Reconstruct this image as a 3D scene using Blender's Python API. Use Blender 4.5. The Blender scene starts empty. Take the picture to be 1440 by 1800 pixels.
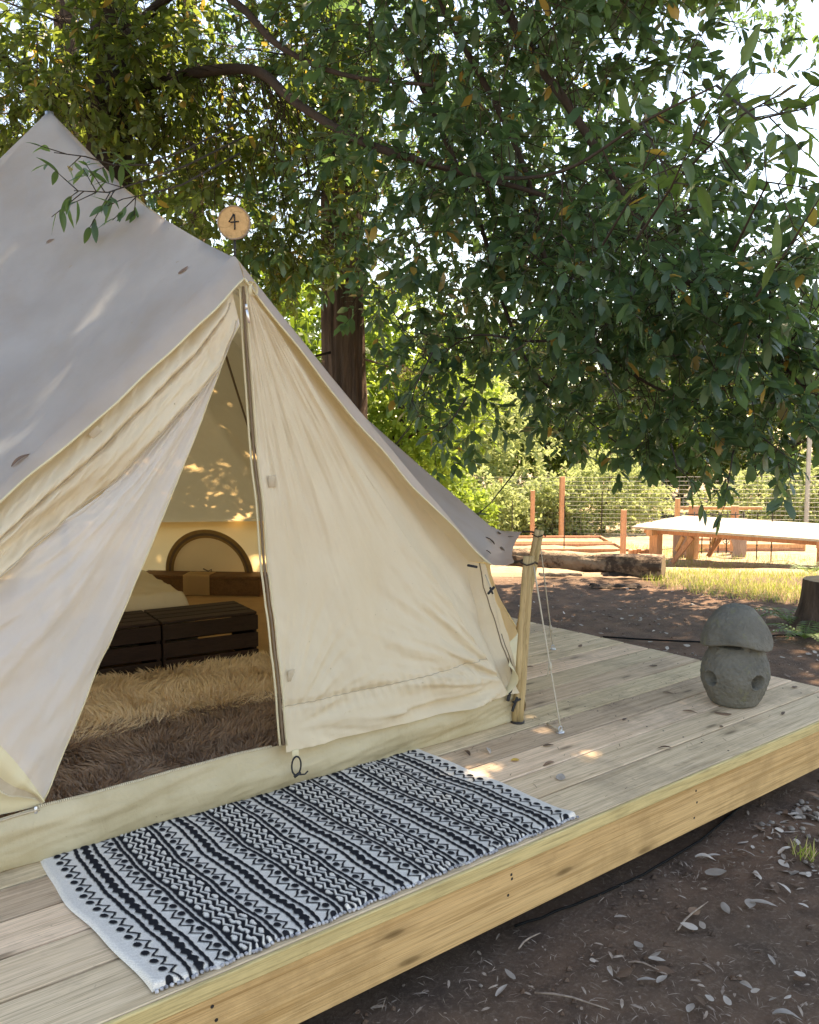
import bpy, bmesh, math, random
import numpy as np
from mathutils import Vector, Matrix, noise

# ------------------------------------------------------------------ camera, sky, sun, exposure
scene = bpy.context.scene
COL = scene.collection
PI = math.pi
YAW = math.radians(39.2)            # the camera looks this far to the right of the deck's depth axis
PITCH = math.atan(144 / 1564)
FPX = 1564.0                        # focal length in photo pixels (1440 wide)
EYE = 1.35                          # camera height above the deck boards (z = 0)

cam_data = bpy.data.cameras.new('camera')
cam = bpy.data.objects.new('camera', cam_data)
COL.objects.link(cam)
cam.location = (0, 0, EYE)
cam.rotation_euler = (PI / 2 - PITCH, 0, -YAW)
cam_data.sensor_fit = 'HORIZONTAL'
cam_data.sensor_width = 36
cam_data.lens = 36 * FPX / 1440
cam_data.clip_start = 0.02
cam_data.clip_end = 2000
scene.camera = cam

SUN_EL, SUN_AZ = math.radians(60), math.radians(8)      # azimuth measured from +X
world = bpy.data.worlds.new('World')
scene.world = world
world.use_nodes = True
wn = world.node_tree.nodes
sky = wn.new('ShaderNodeTexSky')
sky.sky_type = 'NISHITA'
sky.sun_disc = False
sky.sun_elevation = SUN_EL
sky.sun_rotation = PI / 2 - SUN_AZ
sky.air_density = 1.0
sky.dust_density = 0.4
sky.ozone_density = 1.0
wn['Background'].inputs['Strength'].default_value = 0.13
world.node_tree.links.new(sky.outputs['Color'], wn['Background'].inputs['Color'])

sun_data = bpy.data.lights.new('sun', 'SUN')
sun = bpy.data.objects.new('sun', sun_data)
COL.objects.link(sun)
sun_data.energy = 4.2
sun_data.angle = math.radians(0.53)
sun_data.color = (1.0, 0.93, 0.82)
sun_dir = Vector((math.cos(SUN_EL) * math.cos(SUN_AZ), math.cos(SUN_EL) * math.sin(SUN_AZ), math.sin(SUN_EL)))
sun.rotation_euler = sun_dir.to_track_quat('Z', 'Y').to_euler()
sun.location = (20, 0, 30)

vs = scene.view_settings
vs.view_transform = 'Standard'
vs.look = 'None'
vs.exposure = 2.08
vs.use_white_balance = True          # the phone balanced for the shade
vs.white_balance_temperature = 8900
vs.white_balance_tint = 14
vs.gamma = 1.0
vs.use_curve_mapping = False
scene.cycles.max_bounces = 7
scene.cycles.diffuse_bounces = 4
scene.cycles.transmission_bounces = 6
scene.cycles.transparent_max_bounces = 12
scene.cycles.caustics_reflective = False
scene.cycles.caustics_refractive = False

# ------------------------------------------------------------------ survey helpers
SY, CY_, SP, CP = math.sin(YAW), math.cos(YAW), math.sin(PITCH), math.cos(PITCH)

def sight(px, py):
    x = (px - 720) / FPX
    y = -(py - 900) / FPX
    fw = CP + y * SP
    up = -SP + y * CP
    return Vector((x * CY_ + fw * SY, -x * SY + fw * CY_, up)), fw

def on_z(px, py, z=0.0):
    """where a surveyed line of sight meets the level z"""
    r, fw = sight(px, py)
    t = (z - EYE) / r.z
    return Vector((r.x * t, r.y * t, z))

def at_depth(px, py, d):
    r, fw = sight(px, py)
    t = d / fw
    return Vector((r.x * t, r.y * t, EYE + r.z * t))

def fwd(x, y):
    return x * SY + y * CY_

def ground_z(x, y):
    d = fwd(x, y)
    z = -0.36
    pts = [(10.2, -0.36), (16, -1.10), (26, -1.78), (45, -2.6), (900, -3.0)]
    for (a, za), (b, zb) in zip(pts, pts[1:]):
        if d > a:
            t = min(1, (d - a) / (b - a))
            z = za + (zb - za) * t
    return z

def on_ground(px, py):
    p = on_z(px, py, -0.36)
    for _ in range(40):
        p = on_z(px, py, ground_z(p.x, p.y))
        if p.z > EYE - 0.05:
            break
    return p

R = random.Random(4)
nrng = np.random.default_rng(7)

def nz(x, y=0, z=0):
    return noise.noise(Vector((x, y, z)))

def fbm(x, y=0, z=0, o=4):
    return noise.fractal(Vector((x, y, z)), 1.0, 2.0, o)

def smooth(a, b, x):
    t = max(0.0, min(1.0, (x - a) / (b - a)))
    return t * t * (3 - 2 * t)

def lerp(a, b, t):
    return a + (b - a) * t

# ------------------------------------------------------------------ objects
ORG = {}

def tag(o, label=None, cat=None, group=None, kind=None):
    if label: o['label'] = label
    if cat: o['category'] = cat
    if group: o['group'] = group
    if kind: o['kind'] = kind
    return o

def thing(name, label, cat, loc, group=None):
    o = bpy.data.objects.new(name, None)
    o.empty_display_size = 0.1
    COL.objects.link(o)
    o.location = loc
    ORG[o.name] = Vector(loc)
    return tag(o, label, cat, group)

def put(name, me, mat, parent=None, loc=None):
    """link a mesh object; world-space meshes pass loc=None and keep the origin of their thing"""
    o = bpy.data.objects.new(name, me)
    COL.objects.link(o)
    if mat is not None and len(me.materials) == 0:
        me.materials.append(mat)
    if parent is not None:
        o.parent = parent
    if loc is not None:
        o.location = loc
    return o

def mesh(name, V, F, smooth_=True):
    me = bpy.data.meshes.new(name)
    me.from_pydata([tuple(v) for v in V], [], F)
    if smooth_:
        me.polygons.foreach_set('use_smooth', [True] * len(me.polygons))
    me.update()
    return me

def npmesh(name, V, T, smooth_=False):
    """numpy triangles"""
    V = np.asarray(V, dtype=np.float32)
    T = np.asarray(T, dtype=np.int32)
    me = bpy.data.meshes.new(name)
    me.vertices.add(len(V)); me.vertices.foreach_set('co', V.ravel())
    me.loops.add(T.size); me.loops.foreach_set('vertex_index', T.ravel())
    me.polygons.add(len(T)); me.polygons.foreach_set('loop_start', np.arange(0, T.size, 3, dtype=np.int32))
    if smooth_:
        me.polygons.foreach_set('use_smooth', np.ones(len(T), dtype=bool))
    me.update(calc_edges=True)
    return me

def org_of(parent):
    return ORG[parent.name] if parent is not None and parent.name in ORG else Vector((0, 0, 0))

def part(name, V, F, mat, parent, smooth_=True, solid=0.0, label=None):
    """a part given in world coordinates"""
    o0 = org_of(parent)
    me = mesh(name, [Vector(v) - o0 for v in V], F, smooth_)
    o = put(name, me, mat, parent)
    ORG[o.name] = o0
    if solid:
        m = o.modifiers.new('thickness', 'SOLIDIFY'); m.thickness = solid; m.offset = 0
    if label: o['label'] = label
    return o

class Shape:
    def __init__(s):
        s.V = []; s.F = []
    def add(s, V, F):
        n = len(s.V)
        s.V += [Vector(v) for v in V]
        s.F += [tuple(i + n for i in f) for f in F]
        return s
    def box(s, c, h, rot=None, bev=0.0):
        """chamfered box: centre, half sizes"""
        c = Vector(c)
        hx, hy, hz = h
        if bev <= 0:
            V = [Vector((x, y, z)) for z in (-hz, hz) for y in (-hy, hy) for x in (-hx, hx)]
            F = [(0, 2, 3, 1), (4, 5, 7, 6), (0, 1, 5, 4), (2, 6, 7, 3), (0, 4, 6, 2), (1, 3, 7, 5)]
        else:
            b = min(bev, hx * .9, hy * .9, hz * .9)
            bm = bmesh.new()
            bmesh.ops.create_cube(bm, size=2)
            for v in bm.verts:
                v.co = Vector((v.co.x * hx, v.co.y * hy, v.co.z * hz))
            bmesh.ops.bevel(bm, geom=list(bm.edges), offset=b, segments=1, affect='EDGES')
            bm.verts.index_update()
            V = [v.co.copy() for v in bm.verts]
            F = [tuple(v.index for v in f.verts) for f in bm.faces]
            bm.free()
        if rot is not None:
            V = [rot @ v for v in V]
        return s.add([v + c for v in V], F)
    def tube(s, pts, rad, n=8, cap=True, wob=0.0, seed=0):
        pts = [Vector(p) for p in pts]
        if not hasattr(rad, '__len__'):
            rad = [rad] * len(pts)
        V = []; F = []
        up = Vector((0.13, 0.21, 0.97))
        for i, p in enumerate(pts):
            t = (pts[min(i + 1, len(pts) - 1)] - pts[max(i - 1, 0)])
            t = t.normalized() if t.length > 1e-9 else Vector((0, 0, 1))
            a = t.cross(up)
            if a.length < 1e-3: a = t.cross(Vector((1, 0, 0)))
            a.normalize(); b = t.cross(a).normalized()
            for k in range(n):
                an = 2 * PI * k / n
                r = rad[i]
                if wob: r *= 1 + wob * nz(p.x * 3 + seed + math.cos(an) * 2, p.y * 3 + math.sin(an) * 2, p.z * 3)
                V.append(p + a * math.cos(an) * r + b * math.sin(an) * r)
        for i in range(len(pts) - 1):
            for k in range(n):
                k2 = (k + 1) % n
                F.append((i * n + k, i * n + k2, (i + 1) * n + k2, (i + 1) * n + k))
        if cap:
            F.append(tuple(range(n - 1, -1, -1)))
            F.append(tuple(range((len(pts) - 1) * n, len(pts) * n)))
        return s.add(V, F)
    def disc(s, c, r, nrm, n=8, h=0.002):
        nrm = Vector(nrm).normalized()
        return s.tube([Vector(c), Vector(c) + nrm * h], r, n)
    def grid(s, fn, nu, nv, flip=False):
        V = []; F = []
        for j in range(nv + 1):
            for i in range(nu + 1):
                V.append(Vector(fn(i / nu, j / nv)))
        for j in range(nv):
            for i in range(nu):
                a = j * (nu + 1) + i
                f = (a, a + 1, a + nu + 2, a + nu + 1)
                F.append(f[::-1] if flip else f)
        return s.add(V, F)
    def part(s, name, mat, parent, smooth_=True, solid=0.0, label=None):
        return part(name, s.V, s.F, mat, parent, smooth_, solid, label)
    def solo(s, name, mat, label, cat, loc, group=None, kind=None, smooth_=True):
        loc = Vector(loc)
        me = mesh(name, [v - loc for v in s.V], s.F, smooth_)
        o = put(name, me, mat, None, loc)
        ORG[o.name] = loc
        return tag(o, label, cat, group, kind)

def rotz(a): return Matrix.Rotation(a, 3, 'Z')

# ------------------------------------------------------------------ materials
def nodes_of(name):
    m = bpy.data.materials.new(name)
    m.use_nodes = True
    nt = m.node_tree
    return m, nt, nt.nodes, nt.links, nt.nodes['Principled BSDF']

def N(nt, kind, **kw):
    n = nt.nodes.new(kind)
    for k, v in kw.items():
        if k in n.inputs.keys():
            n.inputs[k].default_value = v
        else:
            setattr(n, k, v)
    return n

def mixc(nt, fac, a, b, blend='MIX'):
    n = nt.nodes.new('ShaderNodeMix'); n.data_type = 'RGBA'; n.blend_type = blend
    for sock, v in ((n.inputs[0], fac), (n.inputs[6], a), (n.inputs[7], b)):
        if hasattr(v, 'links') or isinstance(v, bpy.types.NodeSocket):
            nt.links.new(v, sock)
        else:
            sock.default_value = v if not isinstance(v, tuple) else (*v, 1)[:4]
    return n.outputs[2]

def ramp(nt, fac, stops):
    n = nt.nodes.new('ShaderNodeValToRGB')
    el = n.color_ramp.elements
    while len(el) < len(stops): el.new(0.5)
    for e, (p, c) in zip(el, stops):
        e.position = p
        e.color = (c, c, c, 1) if not isinstance(c, tuple) else (*c, 1)
    nt.links.new(fac, n.inputs[0])
    return n.outputs[0]

def coords(nt, scale=(1, 1, 1), rnd=0.0, kind='Object'):
    tc = nt.nodes.new('ShaderNodeTexCoord')
    mp = nt.nodes.new('ShaderNodeMapping')
    mp.inputs['Scale'].default_value = scale
    nt.links.new(tc.outputs[kind], mp.inputs[0])
    if rnd:
        oi = nt.nodes.new('ShaderNodeObjectInfo')
        mu = N(nt, 'ShaderNodeMath', operation='MULTIPLY'); mu.inputs[1].default_value = rnd
        nt.links.new(oi.outputs['Random'], mu.inputs[0])
        cb = nt.nodes.new('ShaderNodeCombineXYZ')
        for i in range(3): nt.links.new(mu.outputs[0], cb.inputs[i])
        nt.links.new(cb.outputs[0], mp.inputs['Location'])
    return mp.outputs[0]

def noise_n(nt, vec, scale, detail=4, rough=0.55, dist=0.0):
    n = N(nt, 'ShaderNodeTexNoise')
    n.inputs['Scale'].default_value = scale
    n.inputs['Detail'].default_value = detail
    n.inputs['Roughness'].default_value = rough
    n.inputs['Distortion'].default_value = dist
    nt.links.new(vec, n.inputs['Vector'])
    return n.outputs['Fac']

def bump(nt, bsdf, h, strength, dist=0.01):
    b = nt.nodes.new('ShaderNodeBump')
    b.inputs['Strength'].default_value = strength
    b.inputs['Distance'].default_value = dist
    nt.links.new(h, b.inputs['Height'])
    nt.links.new(b.outputs[0], bsdf.inputs['Normal'])
    return b

def value_shift(nt, col, rnd_sock, lo, hi, hue=0.0):
    mr = nt.nodes.new('ShaderNodeMapRange')
    mr.inputs[3].default_value = lo; mr.inputs[4].default_value = hi
    nt.links.new(rnd_sock, mr.inputs[0])
    hs = nt.nodes.new('ShaderNodeHueSaturation')
    nt.links.new(mr.outputs[0], hs.inputs['Value'])
    if hue:
        mh = nt.nodes.new('ShaderNodeMapRange')
        mh.inputs[3].default_value = 0.5 - hue; mh.inputs[4].default_value = 0.5 + hue
        fr = N(nt, 'ShaderNodeMath', operation='MULTIPLY'); fr.inputs[1].default_value = 7.31
        fc = N(nt, 'ShaderNodeMath', operation='FRACT')
        nt.links.new(rnd_sock, fr.inputs[0]); nt.links.new(fr.outputs[0], fc.inputs[0])
        nt.links.new(fc.outputs[0], mh.inputs[0]); nt.links.new(mh.outputs[0], hs.inputs['Hue'])
    nt.links.new(col, hs.inputs['Color'])
    return hs.outputs[0]

def translucent(nt, bsdf, col, fac):
    out = nt.nodes['Material Output']
    tr = nt.nodes.new('ShaderNodeBsdfTranslucent')
    if isinstance(col, tuple): tr.inputs[0].default_value = (*col, 1)
    else: nt.links.new(col, tr.inputs[0])
    mx = nt.nodes.new('ShaderNodeMixShader')
    mx.inputs[0].default_value = fac
    nt.links.new(bsdf.outputs[0], mx.inputs[1]); nt.links.new(tr.outputs[0], mx.inputs[2])
    nt.links.new(mx.outputs[0], out.inputs['Surface'])
    return mx

def plain(name, c1, c2=None, scale=8, rough=0.8, bmp=0.2, bscale=60, bdist=0.005, detail=5, spots=None, stretch=(1, 1, 1), rnd=0.0, vary=None, metal=0.0, spec=0.4):
    m, nt, nd, lk, b = nodes_of(name)
    v = coords(nt, stretch, rnd)
    n1 = noise_n(nt, v, scale, detail)
    col = mixc(nt, ramp(nt, n1, [(0.3, 0.0), (0.7, 1.0)]), c1, c2 or c1)
    if spots:
        sc, thr, sc_col = spots
        n2 = noise_n(nt, v, sc, 5, 0.7)
        col = mixc(nt, ramp(nt, n2, [(thr, 0.0), (thr + 0.08, 1.0)]), col, sc_col)
    if vary:
        oi = nt.nodes.new('ShaderNodeObjectInfo')
        col = value_shift(nt, col, oi.outputs['Random'], *vary)
    lk.new(col, b.inputs['Base Color'])
    b.inputs['Roughness'].default_value = rough
    b.inputs['Metallic'].default_value = metal
    b.inputs['Specular IOR Level'].default_value = spec
    if bmp:
        bump(nt, b, noise_n(nt, v, bscale, 6, 0.65), bmp, bdist)
    return m

def wood(name, base, dark, grain=(1.1, 16, 16), rough=0.75, vary=(0.8, 1.15), hue=0.012, knots=True, dirt=0.0, dirt_col=(0.12, 0.09, 0.06), bmp=0.25):
    m, nt, nd, lk, b = nodes_of(name)
    v = coords(nt, grain, 37.0)
    n1 = noise_n(nt, v, 1.6, 6, 0.6, 0.6)
    n2 = noise_n(nt, v, 9.0, 5, 0.7)
    v1 = coords(nt, (1, 1, 1), 19.0)
    col = mixc(nt, ramp(nt, n1, [(0.3, 0.0), (0.5, 0.3), (0.72, 1.0)]), base, dark)
    streak = ramp(nt, n2, [(0.35, 0.75), (0.6, 1.05)])
    col = mixc(nt, 0.75, col, streak, 'MULTIPLY')
    vc = coords(nt, (grain[0] * 0.8, grain[1] * 1.6, grain[2] * 1.6) if grain[0] <= grain[1] else (grain[0] * 1.6, grain[1] * 1.6, grain[2] * 0.8), 53.0)
    nc = noise_n(nt, vc, 2.4, 3, 0.5)
    crk = ramp(nt, nc, [(0.470, 0.0), (0.494, 0.55), (0.506, 0.55), (0.53, 0.0)])
    col = mixc(nt, crk, col, tuple(c * 0.6 for c in dark))
    if knots:
        vk = coords(nt, (1.1, 4.5, 4.5), 11.0)
        if knots == 'xz':
            sw = nt.nodes.new('ShaderNodeMapping'); sw.inputs['Rotation'].default_value = (PI / 2, 0, 0)
            lk.new(vk, sw.inputs[0]); vk = sw.outputs[0]
        ds = N(nt, 'ShaderNodeTexNoise'); ds.inputs['Scale'].default_value = 3.0
        lk.new(vk, ds.inputs['Vector'])
        vk = mixc(nt, 0.06, vk, ds.outputs['Color'], 'ADD')
        vo = N(nt, 'ShaderNodeTexVoronoi'); vo.voronoi_dimensions = '2D'; vo.inputs['Scale'].default_value = 1.35
        lk.new(vk, vo.inputs['Vector'])
        sp_ = nt.nodes.new('ShaderNodeSeparateColor'); lk.new(vo.outputs['Color'], sp_.inputs[0])
        gate = ramp(nt, sp_.outputs[0], [(0.50, 0.0), (0.51, 1.0)])
        kf = ramp(nt, vo.outputs['Distance'], [(0.0, 0.95), (0.045, 0.75), (0.075, 0.28), (0.17, 0.0)])
        gm = N(nt, 'ShaderNodeMath', operation='MULTIPLY'); lk.new(gate, gm.inputs[0]); lk.new(kf, gm.inputs[1])
        col = mixc(nt, gm.outputs[0], col, tuple(c * 0.38 for c in dark))
    if dirt:
        nd_ = noise_n(nt, v1, 2.3, 6, 0.7)
        col = mixc(nt, ramp(nt, nd_, [(0.5, 0.0), (0.72, dirt)]), col, dirt_col)
        ns = noise_n(nt, v1, 42, 3, 0.6)
        col = mixc(nt, ramp(nt, ns, [(0.70, 0.0), (0.78, 0.6)]), col, dirt_col)
    oi = nt.nodes.new('ShaderNodeObjectInfo')
    col = value_shift(nt, col, oi.outputs['Random'], vary[0], vary[1], hue)
    lk.new(col, b.inputs['Base Color'])
    b.inputs['Roughness'].default_value = rough
    b.inputs['Specular IOR Level'].default_value = 0.25
    bump(nt, b, n2, bmp, 0.004)
    return m

def canvas(name, c1, c2, trans=0.35, tcol=None, stain=None, fold=0.25, rough=0.9, weave=0.12):
    m, nt, nd, lk, b = nodes_of(name)
    v = coords(nt)
    col = mixc(nt, ramp(nt, noise_n(nt, v, 2.2, 6, 0.6), [(0.35, 0.0), (0.68, 1.0)]), c1, c2)
    if stain:
        sp = noise_n(nt, v, 26, 3, 0.6)
        col = mixc(nt, ramp(nt, sp, [(0.735, 0.0), (0.75, 0.7)]), col, stain)
        fs = noise_n(nt, v, 75, 2, 0.5)
        col = mixc(nt, ramp(nt, fs, [(0.765, 0.0), (0.775, 0.75)]), col, tuple(c * 0.45 for c in stain))
        vs_ = coords(nt, (3, 3, 0.7))
        col = mixc(nt, ramp(nt, noise_n(nt, vs_, 1.4, 5, 0.7), [(0.5, 0.0), (0.8, 0.4)]), col, stain)
    lk.new(col, b.inputs['Base Color'])
    b.inputs['Roughness'].default_value = rough
    b.inputs['Specular IOR Level'].default_value = 0.15
    hh = noise_n(nt, v, 7, 5, 0.55, 0.8)
    ww = noise_n(nt, v, 380, 2, 0.5)
    ad = N(nt, 'ShaderNodeMath', operation='MULTIPLY_ADD'); ad.inputs[1].default_value = weave
    lk.new(ww, ad.inputs[0]); lk.new(hh, ad.inputs[2])
    bump(nt, b, ad.outputs[0], fold, 0.02)
    if trans:
        translucent(nt, b, tcol if tcol else col, trans)
    return m

def leafmat(name, c1, c2, odd=None, trans=0.35, tcol=(0.25, 0.38, 0.04), rough=0.38, island=True, oddp=0.03, spec=0.5):
    m, nt, nd, lk, b = nodes_of(name)
    if island:
        g = nt.nodes.new('ShaderNodeNewGeometry'); rs = g.outputs['Random Per Island']
    else:
        g = nt.nodes.new('ShaderNodeObjectInfo'); rs = g.outputs['Random']
    col = mixc(nt, rs, c1, c2)
    fr = N(nt, 'ShaderNodeMath', operation='MULTIPLY'); fr.inputs[1].default_value = 13.7
    fc = N(nt, 'ShaderNodeMath', operation='FRACT')
    lk.new(rs, fr.inputs[0]); lk.new(fr.outputs[0], fc.inputs[0])
    tc = None
    if odd:
        sel = ramp(nt, fc.outputs[0], [(1 - oddp, 0.0), (1 - oddp + 0.001, 1.0)])
        col = mixc(nt, sel, col, odd)
        tc = mixc(nt, sel, tcol, tuple(min(1, x * 1.6) for x in odd))
    lk.new(col, b.inputs['Base Color'])
    b.inputs['Roughness'].default_value = rough
    b.inputs['Specular IOR Level'].default_value = spec
    v = coords(nt)
    bump(nt, b, noise_n(nt, v, 45, 3, 0.6), 0.25, 0.01)
    translucent(nt, b, tc if tc is not None else tcol, trans)
    return m

M = {}
M['deck'] = wood('deck_wood', (0.88, 0.67, 0.45), (0.56, 0.40, 0.24), grain=(0.9, 26, 26), vary=(0.74, 1.12), hue=0.012, dirt=0.55, dirt_col=(0.23, 0.17, 0.12))
M['fascia'] = wood('fascia_wood', (0.72, 0.46, 0.22), (0.46, 0.26, 0.10), grain=(0.6, 30, 30), vary=(0.95, 1.05), hue=0.003, knots='xz', dirt=0.75, dirt_col=(0.32, 0.19, 0.08), bmp=0.3)
M['trim'] = wood('trim_wood', (0.66, 0.52, 0.25), (0.52, 0.39, 0.17), grain=(0.8, 14, 14), vary=(1, 1), hue=0, knots='xz', dirt=0.5, dirt_col=(0.34, 0.25, 0.11))
M['pole'] = wood('pole_wood', (0.52, 0.40, 0.20), (0.40, 0.29, 0.13), grain=(14, 14, 1.0), vary=(0.95, 1.05), knots=False)
M['crate'] = wood('crate_wood', (0.045, 0.026, 0.020), (0.025, 0.014, 0.011), grain=(1.5, 18, 18), vary=(0.8, 1.25), knots=False, rough=0.65)
M['orange_wood'] = wood('redwood_lumber', (0.66, 0.37, 0.21), (0.52, 0.27, 0.15), grain=(10, 10, 1.0), vary=(0.85, 1.15), knots=False)
M['white_plank'] = wood('pale_plank', (0.50, 0.46, 0.39), (0.34, 0.29, 0.22), grain=(1, 12, 12), vary=(0.85, 1.1), knots=False)
M['slab'] = wood('live_edge_slab', (0.42, 0.33, 0.29), (0.33, 0.25, 0.22), grain=(8, 8, 1), knots=False)
M['shelf'] = wood('shelf_wood', (0.24, 0.13, 0.065), (0.16, 0.085, 0.045), grain=(1.5, 14, 14), knots=False)
M['slice'] = wood('slice_wood', (0.62, 0.40, 0.19), (0.50, 0.30, 0.13), grain=(5, 5, 5), vary=(1, 1), hue=0, knots=False, bmp=0.1)
M['bark'] = plain('bark', (0.070, 0.048, 0.036), (0.034, 0.025, 0.020), 6, 0.95, 0.9, 22, 0.03, stretch=(1, 1, 0.25))
M['redwood_bark'] = plain('redwood_bark', (0.20, 0.135, 0.10), (0.075, 0.05, 0.038), 5, 0.95, 1.0, 16, 0.05, stretch=(2.5, 2.5, 0.3))
M['twig'] = plain('twig_bark', (0.055, 0.038, 0.026), (0.03, 0.022, 0.016), 12, 0.9, 0.3, 40)
M['log'] = plain('weathered_log', (0.42, 0.32, 0.23), (0.22, 0.14, 0.09), 4, 0.9, 1.0, 14, 0.04, stretch=(1, 1, 1), spots=(3.2, 0.50, (0.085, 0.055, 0.04)))
M['log_end'] = plain('log_end_grain', (0.36, 0.25, 0.13), (0.26, 0.16, 0.08), 14, 0.9, 0.3, 40)
M['soil'] = None
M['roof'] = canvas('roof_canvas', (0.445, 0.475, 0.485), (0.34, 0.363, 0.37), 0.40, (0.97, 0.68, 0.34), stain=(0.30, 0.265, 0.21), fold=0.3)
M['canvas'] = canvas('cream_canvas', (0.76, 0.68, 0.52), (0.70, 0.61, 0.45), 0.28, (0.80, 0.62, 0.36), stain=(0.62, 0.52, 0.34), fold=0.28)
M['canvas_in'] = canvas('wall_canvas', (0.84, 0.66, 0.38), (0.78, 0.59, 0.33), 0.58, (0.97, 0.72, 0.36), fold=0.25)
M['hem'] = canvas('hem_canvas', (0.72, 0.65, 0.44), (0.66, 0.58, 0.38), 0.15, fold=0.2)
M['sill'] = canvas('groundsheet_pvc', (0.53, 0.45, 0.30), (0.42, 0.345, 0.21), 0.0, stain=(0.30, 0.225, 0.12), fold=0.5, rough=0.55)
M['floor_sheet'] = plain('floor_sheet', (0.46, 0.30, 0.15), (0.38, 0.24, 0.12), 6, 0.8, 0.1)
M['piping'] = plain('zip_tape', (0.20, 0.14, 0.09), (0.16, 0.11, 0.07), 30, 0.8, 0.2, 200)
M['zip'] = plain('zip_teeth', (0.62, 0.56, 0.42), (0.5, 0.44, 0.32), 30, 0.45, 0.0)
M['velcro'] = plain('velcro', (0.48, 0.40, 0.29), (0.44, 0.36, 0.25), 60, 0.95, 0.3, 300)
M['metal'] = plain('zinc', (0.62, 0.63, 0.65), (0.5, 0.5, 0.52), 20, 0.35, 0.05, metal=0.9)
M['iron'] = plain('dark_iron', (0.03, 0.028, 0.026), (0.05, 0.04, 0.035), 20, 0.6, 0.1, metal=0.3)
M['black'] = plain('black_cord', (0.018, 0.018, 0.02), (0.03, 0.03, 0.032), 120, 0.85, 0.2, 300)
M['rope'] = plain('rope', (0.50, 0.45, 0.36), (0.42, 0.36, 0.27), 150, 0.9, 0.5, 320)
M['stone'] = plain('volcanic_stone', (0.19, 0.18, 0.152), (0.112, 0.107, 0.09), 9, 0.95, 1.0, 55, 0.012, spots=(16, 0.58, (0.17, 0.165, 0.11)))
M['sheet'] = canvas('bed_sheet', (0.66, 0.58, 0.44), (0.62, 0.54, 0.40), 0.0, fold=0.3)
M['fur_cream'] = plain('cream_fleece', (0.90, 0.74, 0.52), (0.78, 0.62, 0.40), 9, 0.95, 0.0)
M['fur_brown'] = plain('grey_brown_fleece', (0.44, 0.32, 0.225), (0.30, 0.205, 0.14), 9, 0.95, 0.0)
M['ink'] = plain('black_paint', (0.012, 0.011, 0.010), None, 20, 0.6, 0.0)
M['hose'] = plain('black_hose', (0.012, 0.012, 0.012), None, 20, 0.8, 0.1, spec=0.1)
M['leaf'] = leafmat('laurel_leaf', (0.026, 0.066, 0.046), (0.060, 0.115, 0.062), odd=(0.34, 0.22, 0.05), oddp=0.018, trans=0.38, tcol=(0.20, 0.36, 0.10), rough=0.33)
M['leaf_backlit'] = leafmat('backlit_laurel_leaf', (0.036, 0.070, 0.026), (0.075, 0.115, 0.032), odd=(0.34, 0.24, 0.05), oddp=0.04, trans=0.40, tcol=(0.32, 0.42, 0.07), rough=0.4)  # laurel leaf again, with the yellow of backlight put into its colour
M['leaf_obj'] = leafmat('laurel_leaf_single', (0.030, 0.070, 0.046), (0.055, 0.105, 0.055), odd=(0.35, 0.24, 0.04), oddp=0.025, island=False)
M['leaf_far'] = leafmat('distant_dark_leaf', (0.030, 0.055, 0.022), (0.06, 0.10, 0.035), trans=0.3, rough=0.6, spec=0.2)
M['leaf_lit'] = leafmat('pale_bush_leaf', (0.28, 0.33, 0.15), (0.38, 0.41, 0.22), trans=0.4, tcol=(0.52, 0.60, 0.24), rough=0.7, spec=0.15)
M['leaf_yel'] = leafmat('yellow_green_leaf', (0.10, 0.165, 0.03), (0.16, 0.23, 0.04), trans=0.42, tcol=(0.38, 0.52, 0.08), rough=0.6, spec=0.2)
M['needle'] = leafmat('redwood_needle', (0.035, 0.055, 0.020), (0.07, 0.075, 0.028), odd=(0.20, 0.09, 0.04), oddp=0.3, trans=0.3, rough=0.6)
M['grass'] = leafmat('grass_blade', (0.16, 0.26, 0.035), (0.28, 0.34, 0.06), odd=(0.46, 0.38, 0.20), oddp=0.42, trans=0.4, tcol=(0.45, 0.52, 0.09), rough=0.6)
M['fern'] = leafmat('fern_green', (0.09, 0.16, 0.05), (0.15, 0.22, 0.08), trans=0.35, rough=0.6)
M['litter'] = plain('dry_litter', (0.38, 0.31, 0.25), (0.16, 0.11, 0.085), 40, 0.9, 0.0)
M['dry_pale'] = plain('pale_dry_leaf', (0.50, 0.45, 0.40), (0.36, 0.30, 0.25), 18, 0.7, 0.3, 90, vary=(0.55, 1.25), rnd=9)
M['dry_brown'] = plain('brown_dry_leaf', (0.20, 0.12, 0.075), (0.12, 0.07, 0.045), 18, 0.7, 0.3, 90, vary=(0.6, 1.3), rnd=9)
M['dry_yellow'] = plain('yellow_dry_leaf', (0.62, 0.38, 0.08), (0.48, 0.26, 0.05), 18, 0.6, 0.3, 90, rnd=9)
M['pebble'] = plain('pebble', (0.30, 0.26, 0.22), (0.16, 0.13, 0.11), 12, 0.8, 0.3, 60)
M['wire'] = plain('galvanised_wire', (0.45, 0.45, 0.44), (0.35, 0.35, 0.34), 10, 0.5, 0.0, metal=0.5)

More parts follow.
